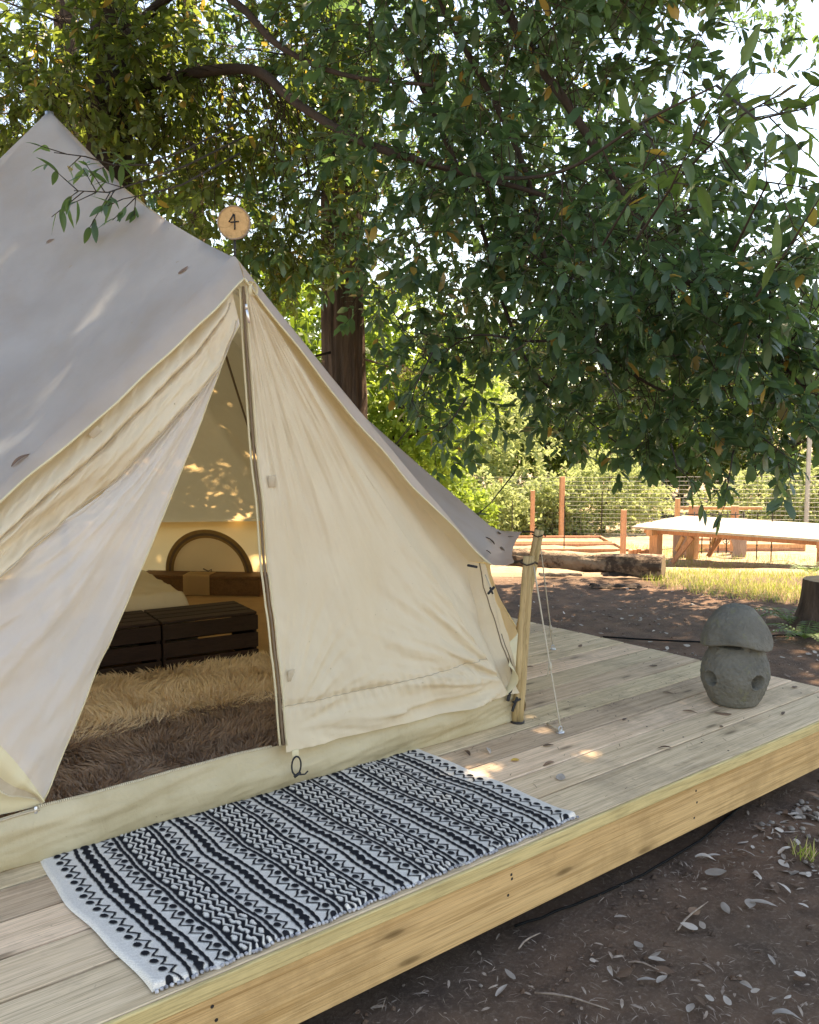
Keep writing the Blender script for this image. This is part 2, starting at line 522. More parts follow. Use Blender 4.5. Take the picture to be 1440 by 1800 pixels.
def soil_mat():
    m, nt, nd, lk, b = nodes_of('forest_soil')
    v = coords(nt)
    big = noise_n(nt, v, 0.55, 5, 0.6)
    mid = noise_n(nt, v, 5, 6, 0.65)
    fine = noise_n(nt, v, 60, 6, 0.75)
    col = mixc(nt, ramp(nt, big, [(0.35, 0.0), (0.65, 1.0)]), (0.125, 0.086, 0.062), (0.195, 0.112, 0.074))
    col = mixc(nt, ramp(nt, mid, [(0.4, 0.0), (0.65, 0.75)]), col, (0.062, 0.043, 0.034))
    col = mixc(nt, ramp(nt, fine, [(0.5, 0.0), (0.72, 0.8)]), col, (0.22, 0.165, 0.125))
    # dry straw-coloured clearing beyond the log
    ge = nt.nodes.new('ShaderNodeNewGeometry')
    dp = N(nt, 'ShaderNodeVectorMath', operation='DOT_PRODUCT')
    dp.inputs[1].default_value = (SY, CY_, 0)
    lk.new(ge.outputs['Position'], dp.inputs[0])
    ad = N(nt, 'ShaderNodeMath', operation='MULTIPLY_ADD'); ad.inputs[1].default_value = 2.5
    lk.new(mid, ad.inputs[0]); lk.new(dp.outputs['Value'], ad.inputs[2])
    mr = nt.nodes.new('ShaderNodeMapRange')
    mr.inputs[1].default_value = 11.4; mr.inputs[2].default_value = 14.0
    lk.new(ad.outputs[0], mr.inputs[0])
    straw = mixc(nt, ramp(nt, mid, [(0.35, 0.0), (0.65, 1.0)]), (0.42, 0.33, 0.22), (0.27, 0.19, 0.12))
    col = mixc(nt, mr.outputs[0], col, straw)
    lk.new(col, b.inputs['Base Color'])
    b.inputs['Roughness'].default_value = 0.95
    b.inputs['Specular IOR Level'].default_value = 0.15
    ad2 = N(nt, 'ShaderNodeMath', operation='MULTIPLY_ADD'); ad2.inputs[1].default_value = 0.5
    lk.new(fine, ad2.inputs[0]); lk.new(mid, ad2.inputs[2])
    bump(nt, b, ad2.outputs[0], 0.9, 0.02)
    return m
M['soil'] = soil_mat()

def mesh_mat():
    m, nt, nd, lk, b = nodes_of('insect_screen')
    v = coords(nt)
    b.inputs['Base Color'].default_value = (0.86, 0.83, 0.79, 1)
    b.inputs['Roughness'].default_value = 0.7
    bump(nt, b, noise_n(nt, v, 9, 5, 0.6, 1.0), 0.35, 0.02)
    mx = translucent(nt, b, (0.88, 0.84, 0.78), 0.45)
    tp = nt.nodes.new('ShaderNodeBsdfTransparent')
    m2 = nt.nodes.new('ShaderNodeMixShader'); m2.inputs[0].default_value = 0.16
    lk.new(mx.outputs[0], m2.inputs[1]); lk.new(tp.outputs[0], m2.inputs[2])
    lk.new(m2.outputs[0], nt.nodes['Material Output'].inputs['Surface'])
    return m
M['screen'] = mesh_mat()

def rug_mat():
    m, nt, nd, lk, b = nodes_of('woven_cotton')
    a = nt.nodes.new('ShaderNodeVertexColor'); a.layer_name = 'yarn'
    v = coords(nt)
    n = noise_n(nt, v, 240, 3, 0.6)
    col = mixc(nt, 0.5, a.outputs[0], ramp(nt, n, [(0.3, 0.6), (0.7, 1.0)]), 'MULTIPLY')
    lk.new(col, b.inputs['Base Color'])
    b.inputs['Roughness'].default_value = 0.95
    b.inputs['Specular IOR Level'].default_value = 0.1
    wv = N(nt, 'ShaderNodeTexWave'); wv.bands_direction = 'DIAGONAL'
    wv.inputs['Scale'].default_value = 75; wv.inputs['Distortion'].default_value = 1.0
    lk.new(v, wv.inputs['Vector'])
    bump(nt, b, wv.outputs['Fac'], 0.35, 0.003)
    return m
M['rug'] = rug_mat()

# ------------------------------------------------------------------ ground
def build_ground():
    def axis(c, n=150, near=0.075, far=420):
        k = 0.047
        s = near / (math.sinh(k))
        half = [s * math.sinh(k * i) for i in range(1, n + 1)]
        sc = far / half[-1]
        half = [h * lerp(1, sc, smooth(10, 120, h)) for h in half]
        return [c - h for h in reversed(half)] + [c] + [c + h for h in half]
    xs, ys = axis(4.5), axis(3.5)
    nx, ny = len(xs), len(ys)
    V = []
    for y in ys:
        for x in xs:
            z = ground_z(x, y)
            d = abs(x - 4) + abs(y - 3)
            if d < 30:
                z += 0.022 * fbm(x * 1.3, y * 1.3) + 0.007 * fbm(x * 9, y * 9, 3)
            V.append((x, y, z - 0.012))
    F = [(j * nx + i, j * nx + i + 1, (j + 1) * nx + i + 1, (j + 1) * nx + i) for j in range(ny - 1) for i in range(nx - 1)]
    o = put('ground', mesh('ground', V, F), M['soil'])
    o['kind'] = 'structure'
build_ground()

# ------------------------------------------------------------------ deck
DX0, DX1, DY0, DY1 = -2.3, 4.585, 1.93, 8.05
def build_deck():
    t = thing('wooden_deck', 'pale raw timber deck platform that carries the bell tent', 'deck', (1.6, 5.0, 0))
    o0 = Vector((1.6, 5.0, 0))
    y = DY0
    widths = [0.226] + [0.1855] * 40
    lib = {}
    ys = []
    for i, w in enumerate(widths):
        if y + w > DY1 + 0.05: break
        key = round(w, 3)
        L = DX1 - DX0
        if key not in lib:
            s = Shape().box((0, 0, 0), (L / 2, (w - 0.0105) / 2, 0.025), bev=0.0025)
            lib[key] = mesh('deck_board', s.V, s.F, False)
        o = put('deck_board', lib[key], M['deck'], t)
        o.location = Vector(((DX0 + DX1) / 2 + R.uniform(-0.006, 0.006), y + w / 2, -0.025 + R.uniform(-0.0012, 0.0008))) - o0
        o.rotation_euler = (R.uniform(-0.003, 0.003), 0, R.uniform(-0.0004, 0.0004))
        ys.append((y, w))
        y += w
    yend = y
    s = Shape().box(((DX0 + DX1) / 2, DY0 + 0.022, -0.146), ((DX1 - DX0) / 2 - 0.004, 0.019, 0.094), bev=0.004)
    s.part('fascia_board', M['fascia'], t, False)
    s = Shape().box(((DX0 + DX1) / 2, DY0 - 0.004, -0.0255), ((DX1 - DX0) / 2 - 0.002, 0.007, 0.0235), bev=0.003)
    s.part('edge_trim', M['trim'], t, False)
    s = Shape().box((DX1 - 0.026, (DY0 + yend) / 2 + 0.02, -0.146), (0.019, (yend - DY0) / 2 - 0.03, 0.094), bev=0.004)
    s.part('fascia_board', M['fascia'], t, False)
    for k in range(7):
        x = DX0 + 0.4 + k * 1.05
        s = Shape().box((x, (DY0 + yend) / 2 + 0.03, -0.146), (0.019, (yend - DY0) / 2 - 0.05, 0.092))
        s.part('joist', M['deck'], t, False)
    for x in (-1.5, 1.4, 4.2):
        for yy in (2.5, 5.0, 7.6):
            Shape().box((x, yy, -0.31), (0.1, 0.1, 0.068)).part('footing_block', M['pebble'], t, False)
    s = Shape()
    for (yy, w) in ys:
        for k in range(7):
            x = DX0 + 0.4 + k * 1.05
            for q in (0.22, 0.78):
                s.disc((x + R.uniform(-0.008, 0.008), yy + w * q, -0.0004), 0.0042, (0, 0, 1), 6, 0.0014)
    for x, zs in ((0.95, (-0.08, -0.12, -0.19)), (2.0, (-0.085, -0.1, -0.15)), (3.05, (-0.08, -0.13, -0.19)), (4.1, (-0.08, -0.13, -0.18))):
        for z in zs:
            s.disc((x + R.uniform(-0.012, 0.012), DY0 + 0.0035, z), 0.0052, (0, -1, 0), 7, 0.0012)
    o = s.part('screw_head', M['iron'], t, False); o['kind'] = 'stuff'
    for px, py in ((985, 1288), (972, 1142)):
        p = on_z(px, py)
        s = Shape()
        s.tube([p, p + Vector((0, 0, 0.006))], 0.019, 14)
        ring = [p + Vector((math.cos(a) * 0.012, 0, 0.018 + math.sin(a) * 0.012)) for a in [2 * PI * k / 14 for k in range(15)]]
        s.tube(ring, 0.003, 6, False)
        s.part('eye_bolt', M['metal'], t)
    return t
build_deck()

# ------------------------------------------------------------------ bell tent
TX, TY = 1.641, 2.81            # centre of the door sill
AX = Vector((1.641, 5.09, 0))   # plan of the tent's centre pole
RB, RW, RE, RT = 2.63, 2.45, 2.50, 2.70
APEX = Vector((1.641, 5.09, 3.07))
def ang(k): return math.radians(-60 + 30 * k)
def eave_z(k):
    a = ang(k)
    back = 0.5 + 0.5 * math.sin(a)
    z = 0.73 - 0.15 * back
    return z + {10: 0.10, 0: 0.005, 1: 0.0}.get(k, 0)
def ring(k, r, z):
    a = ang(k)
    return Vector((AX.x + r * math.cos(a), AX.y + r * math.sin(a), z))

def build_tent():
    t = thing('bell_tent', 'cream canvas bell tent with its door flap pulled open to the left', 'tent', (AX.x, AX.y, 0.0))
    E = [ring(k, RE, eave_z(k)) for k in range(11)]
    T_ = [ring(k, RT, eave_z(k) + (0.055 if k < 2 else 0.02)) for k in range(11)]
    E[0] = Vector((2.858, 2.955, 0.742)); E[1] = Vector((3.70, 3.77, 0.78))
    T_[0] = Vector((3.05, 2.945, 0.72)); T_[1] = Vector((3.86, 3.67, 0.745))
    PEAK = Vector((TX, TY + 0.26, 2.00))
    NOSE = Vector((TX - 0.005, TY + 0.155, 1.905))
    # ---- roof
    s = Shape()
    n = 30
    inw = lambda p: ((AX - Vector((p.x, p.y, 0))).normalized() * 0.55 + Vector((0, 0, -0.8)))
    def facet(B, C, sb, sc, F, seed, wr=0.006):
        idx = {}
        V = []; FF = []
        for i in range(n + 1):
            a = 1 - i / n
            for j in range(i + 1):
                c = j / n; b = i / n - c
                p = APEX * a + B * b + C * c
                w = (b * sb + c * sc) / max(1e-6, b + c)
                dsp = 4 * a * (1 - a) * w + 27 * a * b * c * F
                p = p + inw(p) * dsp
                ed = min(1, 8 * min(a, b, c) + (0.1 if a > 0.02 else 0)); amp = wr * ed
                p = p + Vector((0, 0, 1)) * amp * fbm(p.x * 2.5 + seed, p.y * 2.5, p.z * 2.5)
                if seed >= 50:      # tension folds that run out from the door peak
                    dv = p - PEAK; dr = dv.length
                    an_ = math.atan2(dv.z, math.hypot(dv.x, dv.y) + 1e-6) + 0.6 * math.atan2(dv.x, dv.y + 0.4)
                    p = p + Vector((0, 0, 1)) * 0.020 * fbm(an_ * 6.0, dr * 0.7, seed) * smooth(0.03, 0.25, dr) * smooth(1.9, 0.3, dr) * min(1, 6 * a)
                idx[i, j] = len(V); V.append(p)
        for i in range(n):
            for j in range(i + 1):
                FF.append((idx[i, j], idx[i + 1, j], idx[i + 1, j + 1]))
                if j < i: FF.append((idx[i, j], idx[i + 1, j + 1], idx[i, j + 1]))
        s.add(V, FF)
    for k in range(10):
        facet(E[k], E[k + 1], 0.09 if k != 1 else 0.05, 0.09 if k else 0.05, 0.035, k * 3.1)
    facet(PEAK, E[0], 0.075, 0.09, 0.05, 50, 0.01)
    facet(E[10], PEAK, 0.09, 0.075, 0.05, 60, 0.014)
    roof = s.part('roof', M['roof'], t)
    m = roof.modifiers.new('weld', 'WELD'); m.merge_threshold = 0.004
    # ---- eave: the roof edge runs out flat between the corner posts and scallops
    for k in range(10):
        def f(u, v, k=k):
            p = E[k].lerp(E[k + 1], u)
            q = T_[k].lerp(T_[k + 1], u)
            out = (q - p)
            sc = 1 - (0.55 if k else 0.2) * math.sin(PI * u)
            r = p + out * v * sc
            r.z += -0.03 * math.sin(PI * u) * v + 0.02 * math.sin(PI * v) * -1 + 0.006 * nz(u * 5, v * 3, k)
            return r
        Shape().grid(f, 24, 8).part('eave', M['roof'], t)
    # ---- front lip of the roof on both sides of the door
    for side in (0, 1):
        En = E[0] if side == 0 else E[10]
        Tn = T_[0] if side == 0 else T_[10]
        def f(u, v, En=En, Tn=Tn, side=side):
            p = PEAK.lerp(En, u)
            # same sag as the roof's own edge (none: the edge is taut); lip falls forward and down
            q = NOSE.lerp(En + Vector((0.01 if side == 0 else -0.08, -0.035, -0.012)), u)
            q.z -= (0.055 if side == 0 else 0.035) * math.sin(PI * u)
            if side == 1: q.y -= 0.035 * smooth(0.0, 0.12, u)
            r = p.lerp(q, v)
            r.z += 0.028 * math.sin(PI * v) * (1 - u * 0.6) + 0.008 * nz(u * 9, v * 2, side * 7) * v
            r.y += 0.010 * math.sin(u * 22 + side) * v * (0.4 + 0.6 * u)
            return r
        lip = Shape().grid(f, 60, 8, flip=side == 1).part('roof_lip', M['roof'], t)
        # edge binding
        pts = [f(i / 60, 1.0) for i in range(61)]
        Shape().tube(pts, 0.004, 6).part('edge_binding', M['hem'], lip)
    # ---- side and back wall
    for k in range(10):
        W0, W1 = ring(k, RW, eave_z(k) - 0.01), ring(k + 1, RW, eave_z(k + 1) - 0.01)
        B0, B1 = ring(k, RB, 0.14), ring(k + 1, RB, 0.14)
        def f(u, v, k=k, W0=W0, W1=W1, B0=B0, B1=B1):
            a = W0.lerp(W1, u); b = B0.lerp(B1, u)
            p = a.lerp(b, v)
            o = (Vector((p.x, p.y, 0)) - AX).normalized()
            p += o * (0.012 * math.sin(u * 9 + k) * v + 0.012 * fbm(u * 4, v * 2, k * 5.0) - 0.05 * math.sin(PI * v) * (1 - math.sin(PI * u) * 0.6))
            return p
        Shape().grid(f, 26, 14).part('wall_panel', M['canvas_in'], t)
        def g(u, v, k=k, B0=B0, B1=B1):
            p = B0.lerp(B1, u)
            o = (Vector((p.x, p.y, 0)) - AX).normalized()
            p = p + o * 0.03 * math.sin(PI * v)
            p.z = lerp(0.145, 0.006, v) + 0.004 * nz(u * 6, v * 3, k)
            return p
        Shape().grid(g, 20, 6).part('groundsheet_edge', M['sill'], t)
    # skirt bulge at the near right corner
    def f(u, v):
        c0 = Vector((TX + 1.20, TY - 0.035, 0.235)); c1 = ring(0, RB - 0.02, 0.27) + Vector((-0.03, 0.07, 0)); c2 = ring(0, RB, 0.30).lerp(ring(1, RB, 0.25), 0.35)
        p = c0.lerp(c1, u) if u < 0.0 else (c0 * (1 - u) ** 2 + c1 * 2 * u * (1 - u) + c2 * u * u)
        o = Vector((0.75, -0.66, 0))
        p = p + o * (0.035 * math.sin(PI * v) + 0.012 * math.sin(u * 9 + v * 4))
        p.z += lerp(0.055, -0.085, v) * (1 - 0.25 * u) + 0.010 * nz(u * 5, v * 4, 8)
        return p
    Shape().grid(f, 26, 12).part('skirt_roll', M['hem'], t)
    # ---- front, right of the zip
    def dy(z): return TY + 0.10 * z
    P0 = (TX, 1.90)
    def panel(u, v):
        # u: zip -> fold, v: top -> bottom
        bx = lerp(TX + 0.012, TX + 1.215, u); bz = lerp(0.172, 0.150, u) - 0.012 * math.sin(PI * u)
        x = lerp(TX + 0.004 + 0.012 * u, bx, v); z = lerp(1.895 - 0.02 * u, bz, v)
        off = 0.022 + 0.05 * smooth(0.55, 1.0, v) * (1 - 0.5 * u)
        off += 0.030 * math.sin(PI * min(1, u * 1.15)) * v * math.sin(PI * min(1, v * 1.05))
        # folds that radiate from the peak
        off += 0.012 * v * math.sin(u * 17 + 1.5 * fbm(u * 3, v * 2, 1)) * (1 - 0.4 * v)
        off += 0.016 * v * smooth(0.12, 0.0, u) 
        # drag wrinkles from the lower corner
        for (ccx, ccz, fa, am, rr, sd_) in ((TX + 1.25, 0.20, 7.0, 0.034, 1.1, 3.3), (TX, 1.93, 16.0, 0.022, 1.6, 6.1), (TX + 0.01, 0.25, 6.0, 0.016, 0.7, 8.4)):
            dx_, dz_ = x - ccx, z - ccz
            r_ = math.hypot(dx_, dz_)
            off += am * fbm(math.atan2(dz_, dx_) * fa, r_ * 1.3, sd_) * smooth(0.02, 0.25, r_) * (1 - smooth(rr * 0.4, rr, r_))
        off += 0.010 * fbm((x + 0.5 * z) * 7, (z - 0.3 * x) * 3.0, 9.1) * smooth(0.2, 0.8, v)
        # stitched hem with puckers
        hem = math.exp(-((v - (0.905 - 0.01 * u)) / 0.006) ** 2)
        off -= 0.010 * hem
        off += 0.004 * math.sin(u * 160) * math.exp(-((v - 0.91) / 0.022) ** 2)
        return Vector((x, dy(z) - off, z))
    dpan = Shape().grid(panel, 150, 170, flip=True).part('door_panel', M['canvas'], t)
    st = [panel(i / 100, 0.905 - 0.01 * i / 100) + Vector((0, -0.003, 0)) for i in range(101)]
    Shape().tube(st, 0.0016, 5).part('hem_stitch', M['velcro'], dpan)
    # wing that recedes from the fold line to the eave
    WE = E[0].lerp(AX + Vector((0, 0, E[0].z)), 0.03) + Vector((0, 0.01, -0.005))
    def wing(u, v):
        a = panel(1.0, v)
        top = Vector((TX + 0.012, TY + 0.19, 1.90))
        b = top.lerp(WE, v) if v > 0 else top
        b = b.copy(); b.z -= 0.0 * math.sin(PI * v)
        b.y += 0.02 * math.sin(PI * v)
        p = a.lerp(b, u)
        p.y += (0.05 * math.sin(PI * u) + 0.010 * math.sin(u * 15 + v) * u) * v + 0.006 * fbm(u * 6, v * 5, 2.2) * v
        return p
    Shape().grid(wing, 50, 90, flip=True).part('door_wing', M['canvas'], t)
    def wret(u, v):
        return wing(1.0, v).lerp(PEAK.lerp(E[0], v) + Vector((0, 0, -0.004)), u)
    Shape().grid(wret, 4, 60).part('wing_return', M['canvas'], t)
    # corner column of canvas between the door wing and the side wall
    def corner(u, v):
        a = wing(1.0 - v, 1.0)
        b = ring(0, RW + 0.012, eave_z(0)).lerp(ring(0, RB + 0.01, 0.14), v)
        p = a.lerp(b, u)
        o = Vector((0.55, -0.83, 0))
        return p + o * min(1, u * 6) * (0.012 * math.sin(u * 12 + v * 2.5) * math.sin(PI * min(1, v + .1)) + 0.018 * math.sin(PI * u) + 0.008 * fbm(u * 4, v * 6, 3))
    cpan = Shape().grid(corner, 26, 40).part('corner_panel', M['canvas'], t)
    seam = [corner(0.45, i / 24 * 0.92) + Vector((0.002, -0.004, 0)) for i in range(25)]
    Shape().tube(seam, 0.0026, 5).part('corner_seam', M['piping'], cpan)
    seam = [corner(0.75, 0.55 + 0.25 * i / 8) + Vector((0.002, -0.004, 0)) for i in range(9)]
    Shape().tube(seam, 0.002, 5).part('corner_seam', M['piping'], cpan)
    # zip tape along the right edge of the opening
    z1 = [panel(0.0, 0.01 + 0.975 * i / 40) + Vector((-0.006, 0.006, 0)) for i in range(41)]
    Shape().tube(z1, 0.005, 6).part('zip_tape', M['piping'], t)
    z2 = [p + Vector((-0.010, 0.008, 0)) for p in z1]
    Shape().tube(z2, 0.0045, 6).part('zip_tape', M['hem'], t)
    z3 = [p + Vector((0.010, -0.009, 0)) for p in z1]
    Shape().tube(z3, 0.0025, 6).part('zip_edge', M['hem'], t)
    for x, z, h in ((TX + 0.045, 1.16, 0.022), (TX + 0.05, 0.44, 0.022)):
        uu = (x - TX) / 1.2; vv = (1.895 - z) / 1.73
        c = panel(min(0.99, uu / max(vv, .05)), vv)
        Shape().box(c + Vector((0, -0.004, 0)), (0.015, 0.0015, h), bev=0.0008).part('velcro_patch', M['velcro'], dpan)
    # zip pull near the top
    p = Vector((TX - 0.012, dy(1.78) - 0.045, 1.80))
    s = Shape(); s.box(p, (0.005, 0.003, 0.010), bev=0.002); s.box(p + Vector((0.004, -0.004, -0.034)), (0.0055, 0.0022, 0.024), rot=Matrix.Rotation(-0.18, 3, 'Y'), bev=0.002)
    s.part('zip_pull', M['metal'], t)
    # canvas loop at the nose
    lp = [NOSE + Vector((0.012 + 0.02 * math.sin(a) + 0.004 * a, -0.012 - 0.012 * math.sin(a * 0.5), -0.012 - 0.026 * (1 - math.cos(a)))) for a in [2 * PI * k / 14 for k in range(15)]]
    s = Shape()
    def lf(u, v):
        q = lp[min(14, int(round(u * 14)))]
        return q + Vector((0.004, -0.016, 0.003)) * (v - 0.5)
    s.grid(lf, 14, 2)
    s.part('hanging_loop', M['hem'], t)
    # elastic loop with toggle under the panel's corner
    c = panel(0.015, 1.0)
    Shape().box(c + Vector((0.018, -0.004, -0.012)), (0.014, 0.002, 0.016), bev=0.001).part('tab', M['hem'], t)
    lp = [c + Vector((0.018 + 0.020 * math.sin(a), -0.010, -0.055 + 0.035 * math.cos(a))) for a in [2 * PI * k / 18 for k in range(19)]]
    s = Shape(); s.tube(lp, 0.0034, 6, False)
    s.tube([lp[9], lp[9] + Vector((0.03, -0.01, -0.002)), lp[9] + Vector((0.045, -0.008, 0.006))], 0.003, 6)
    s.tube([lp[9] + Vector((-0.012, -0.003, -0.004)), lp[9] + Vector((0.014, -0.006, 0.008))], 0.006, 6)
    s.part('elastic_loop', M['black'], t)
    # little toggle and eyelet cord under the eave at the right
    q = Vector((TX + 1.18, TY + 0.10, 0.69))
    s = Shape(); s.tube([q, q + Vector((0.012, -0.02, -0.05)), q + Vector((0.016, -0.02, -0.075))], 0.0025, 6)
    s.part('toggle_cord', M['rope'], t)
    s = Shape(); s.tube([q + Vector((-0.005, -0.026, -0.085)), q + Vector((0.034, -0.026, -0.058))], 0.006, 7)
    s.tube([q + Vector((0.006, -0.028, -0.058)), q + Vector((0.026, -0.024, -0.088))], 0.005, 7)
    s.part('toggle', M['black'], t)
    q = Vector((TX + 1.02, TY + 0.045, 0.755))
    Shape().tube([q, q + Vector((0.05, -0.006, -0.012))], 0.006, 6).part('toggle', M['black'], t)
    # black buckle strap at the foot of the corner
    q = Vector((TX + 1.225, TY - 0.02, 0.15))
    s = Shape(); s.box(q, (0.010, 0.004, 0.035), rot=Matrix.Rotation(0.35, 3, 'Y'), bev=0.002)
    s.box(q + Vector((0.03, -0.004, -0.055)), (0.008, 0.003, 0.035), rot=Matrix.Rotation(0.5, 3, 'Y'), bev=0.002)
    s.tube([q + Vector((0.012, -0.01, -0.04)), q + Vector((0.06, -0.01, -0.035))], 0.005, 6)
    s.part('buckle_strap', M['black'], t)

    # ---- groundsheet sill along the front
    def sill(u, v):
        x = lerp(TX - 1.315, TX + 1.315, u)
        c = smooth(0.80, 1.0, u) + smooth(0.2, 0.0, u)
        top = 0.178 - 0.03 * c + 0.004 * math.sin(u * 20)
        z = lerp(top, 0.004, v)
        b = 0.018 + 0.038 * math.sin(PI * (v * 0.85 + 0.12)) * (1 - 0.75 * c)
        b += 0.010 * math.sin(u * 7 + v * 6 + 1.2 * fbm(u * 5, v * 2)) * math.sin(PI * v) + 0.008 * fbm(u * 12 + v * 3, v * 3, 4)
        y = dy(z) - b + 0.02
        return Vector((x, y, z))
    dsill = Shape().grid(sill, 160, 24, flip=True).part('door_sill', M['sill'], t)
    s = Shape()
    u0, u1 = (0.80 - TX + 1.315) / 2.63, (TX - 0.01 - TX + 1.315) / 2.63
    for i in range(130):
        p = sill(lerp(u0, u1, i / 129), 0.0)
        s.box(p + Vector((0, -0.002, 0.003)), (0.0022, 0.003, 0.0035))
    o = s.part('zip_teeth', M['zip'], dsill, False)
    st = [sill(lerp(0, u0, i / 20), 0.03) + Vector((0, -0.004, 0)) for i in range(21)]
    Shape().tube(st, 0.004, 5).part('zip_tape', M['velcro'], t)
    p = sill(u0, 0.0)
    s = Shape(); s.box(p + Vector((-0.012, -0.008, -0.012)), (0.005, 0.003, 0.02), bev=0.0015); s.part('zip_pull', M['metal'], t)
    # ---- floor
    V = [ring(k, RB - 0.03, 0.012) for k in range(11)]
    part('floor_sheet', V, [tuple(range(11))], M['floor_sheet'], t, False)

    # ---- left door flap, gathered and pulled to the left
    def line(pts):
        def f(tt):
            q = tt * (len(pts) - 1); i = min(int(q), len(pts) - 2); a = q - i
            return Vector((lerp(pts[i][0], pts[i + 1][0], a), lerp(pts[i][1], pts[i + 1][1], a)))
        return f
    def surv(px, py):
        r, fw = sight(px, py)
        tt = (TY + 0.1 * EYE) / (r.y - 0.1 * r.z)
        return (r.x * tt, EYE + r.z * tt)
    ML0 = line([surv(408, 492), surv(300, 598), surv(180, 708), surv(0, 880), surv(-220, 1090)])
    ML2 = line([surv(412, 560), surv(375, 650), surv(184, 862), surv(0, 1006), surv(-230, 1185)])
    ML3 = line([surv(414, 572), surv(397, 603), surv(338, 767), surv(205, 1090), surv(76, 1404)])
    def flap(u, v):
        a, b = ML0(v), ML2(v)
        p = a.lerp(b, u)
        bulge = 0.050 * smooth(0.0, 0.10, v)
        off = -0.02 + 0.05 * u + smooth(0.02, 0.22, u) * bulge * (0.55 * math.exp(-((u - 0.36) / 0.10) ** 2) + 0.9 * math.sin(PI * u) + 0.45 * math.exp(-((u - 0.9) / 0.08) ** 2))
        off -= 0.020 * smooth(0, .2, v) * math.exp(-((u - 0.46) / 0.035) ** 2)
        off += 0.030 * math.sin(v * 11 + u * 5) * smooth(0.1, 0.5, v) * smooth(0.45, 0.75, u) + smooth(0.02, 0.2, u) * (0.016 * fbm(v * 9, u * 3, 5.5) + 0.012 * fbm(v * 22 - u * 6, u * 5, 2.5)) * smooth(0.05, .3, v)
        off += 0.004 * math.sin(v * 150) * math.exp(-((u - 0.47) / 0.05) ** 2)
        return Vector((p.x, dy(p.y) - off, p.y))
    dflap = Shape().grid(flap, 70, 150).part('door_flap', M['canvas'], t)
    st = [flap(0.47, i / 80) + Vector((0, -0.002, 0)) for i in range(2, 81)]
    Shape().tube(st, 0.003, 5).part('flap_seam', M['velcro'], dflap)
    st = [flap(0.955, i / 80) + Vector((0, -0.003, 0)) for i in range(2, 81)]
    Shape().tube(st, 0.0035, 5).part('flap_seam', M['velcro'], dflap)
    c = flap(0.22, 0.53)
    Shape().box(c + Vector((0, -0.003, 0)), (0.02, 0.0012, 0.013), rot=Matrix.Rotation(-0.75, 3, 'Y'), bev=0.0006).part('velcro_patch', M['velcro'], dflap)
    def screen(u, v):
        a, b = ML2(v), ML3(v)
        p = a.lerp(b, -0.07 + 1.07 * u)
        # the bottom edge hangs in a curve
        e = smooth(0.75, 1.0, v) * math.sin(PI * u)
        p = p + Vector((0.03, 0.06)) * e
        off = 0.012 + 0.02 * smooth(0.0, 0.15, u)
        off += 0.05 * math.sin(PI * u) * v - 0.02 * u * v
        off += 0.018 * math.sin(u * 13 + v * 3 + 2 * fbm(u * 2, v * 2)) * v + 0.020 * fbm(u * 6, v * 6, 7.7) * v + 0.012 * fbm((u + v) * 11, (u - v) * 4, 1.7) * v
        return Vector((p.x, dy(p.y) - off, p.y))
    scr = Shape().grid(screen, 70, 120).part('insect_screen', M['screen'], t)
    ed = [screen(1.0, i / 90) for i in range(91)]
    Shape().tube(ed, 0.0028, 5).part('screen_edge', M['hem'], scr)
    # hem band and zip on the loose lower edge
    def hemb(u, v):
        p = screen(u, 1.0)
        w = 0.062 * (1 - smooth(0.75, 1.0, u) * 0.85)
        d = Vector((-0.62, 0.0, -0.78))
        q = p + d * w * v
        q.y -= 0.012 * math.sin(PI * v) - 0.03 * v * (1 - u)
        return q
    fhem = Shape().grid(hemb, 50, 6).part('flap_hem', M['hem'], t)
    def hemz(u, v):
        p = hemb(u, 1.0)
        w = 0.03 * (1 - smooth(0.8, 1.0, u) * 0.8)
        q = p + Vector((-0.62, 0.006, -0.78)) * w * v
        return q
    Shape().grid(hemz, 50, 2).part('zip_tape', M['velcro'], t)
    s = Shape()
    for i in range(90):
        s.box(hemz(lerp(0.1, 0.97, i / 89), 1.0), (0.0022, 0.003, 0.0022))
    s.part('zip_teeth', M['zip'], fhem, False)
    # fixed lower panel to the left of the opening
    def lowp(u, v):
        x = lerp(TX - 1.31, 0.815, u)
        z = lerp(0.80 - 0.5 * u, 0.172, v)
        return Vector((x, dy(z) + 0.022 - 0.012 * math.sin(u * 6 + v * 2) * v, z))
    Shape().grid(lowp, 30, 16, flip=True).part('lower_panel', M['canvas_in'], t)
    def lowb(u, v):
        p = lowp(u, lerp(0.72, 1.0, v)); p.y -= 0.006 + 0.01 * math.sin(PI * v)
        return p
    Shape().grid(lowb, 30, 4, flip=True).part('lower_hem', M['hem'], t)

    # ---- poles
    Shape().tube([AX + Vector((0, 0, 0.012)), APEX - Vector((0, 0, 0.01))], 0.022, 12).part('centre_pole', M['metal'], t)
    for sx in (1,):
        Shape().tube([Vector((TX + sx * 1.15, TY + 0.12, 0.012)), Vector((TX + sx * 0.6, TY + 0.19, 1.0)), Vector((TX + sx * 0.05, TY + 0.25, 1.85)), Vector((TX, TY + 0.26, 1.88))], 0.011, 8).part('door_frame_pole', M['metal'], t)
    # a rope line inside, from the peak area to the far eave
    Shape().tube([Vector((TX + 0.05, TY + 0.6, 1.95)), ring(3, RW - 0.1, 0.75)], 0.006, 6).part('inner_seam', M['piping'], t)

    # ---- arched window in the back wall
    k = 3
    W0, W1 = ring(k, RW - 0.02, 0), ring(k + 1, RW - 0.02, 0)
    du = (W1 - W0); L = du.length; du.normalize()
    nrm = (AX - (W0 + W1) / 2); nrm.z = 0; nrm.normalize()
    cen = W0.lerp(W1, 0.47) + nrm * 0.02
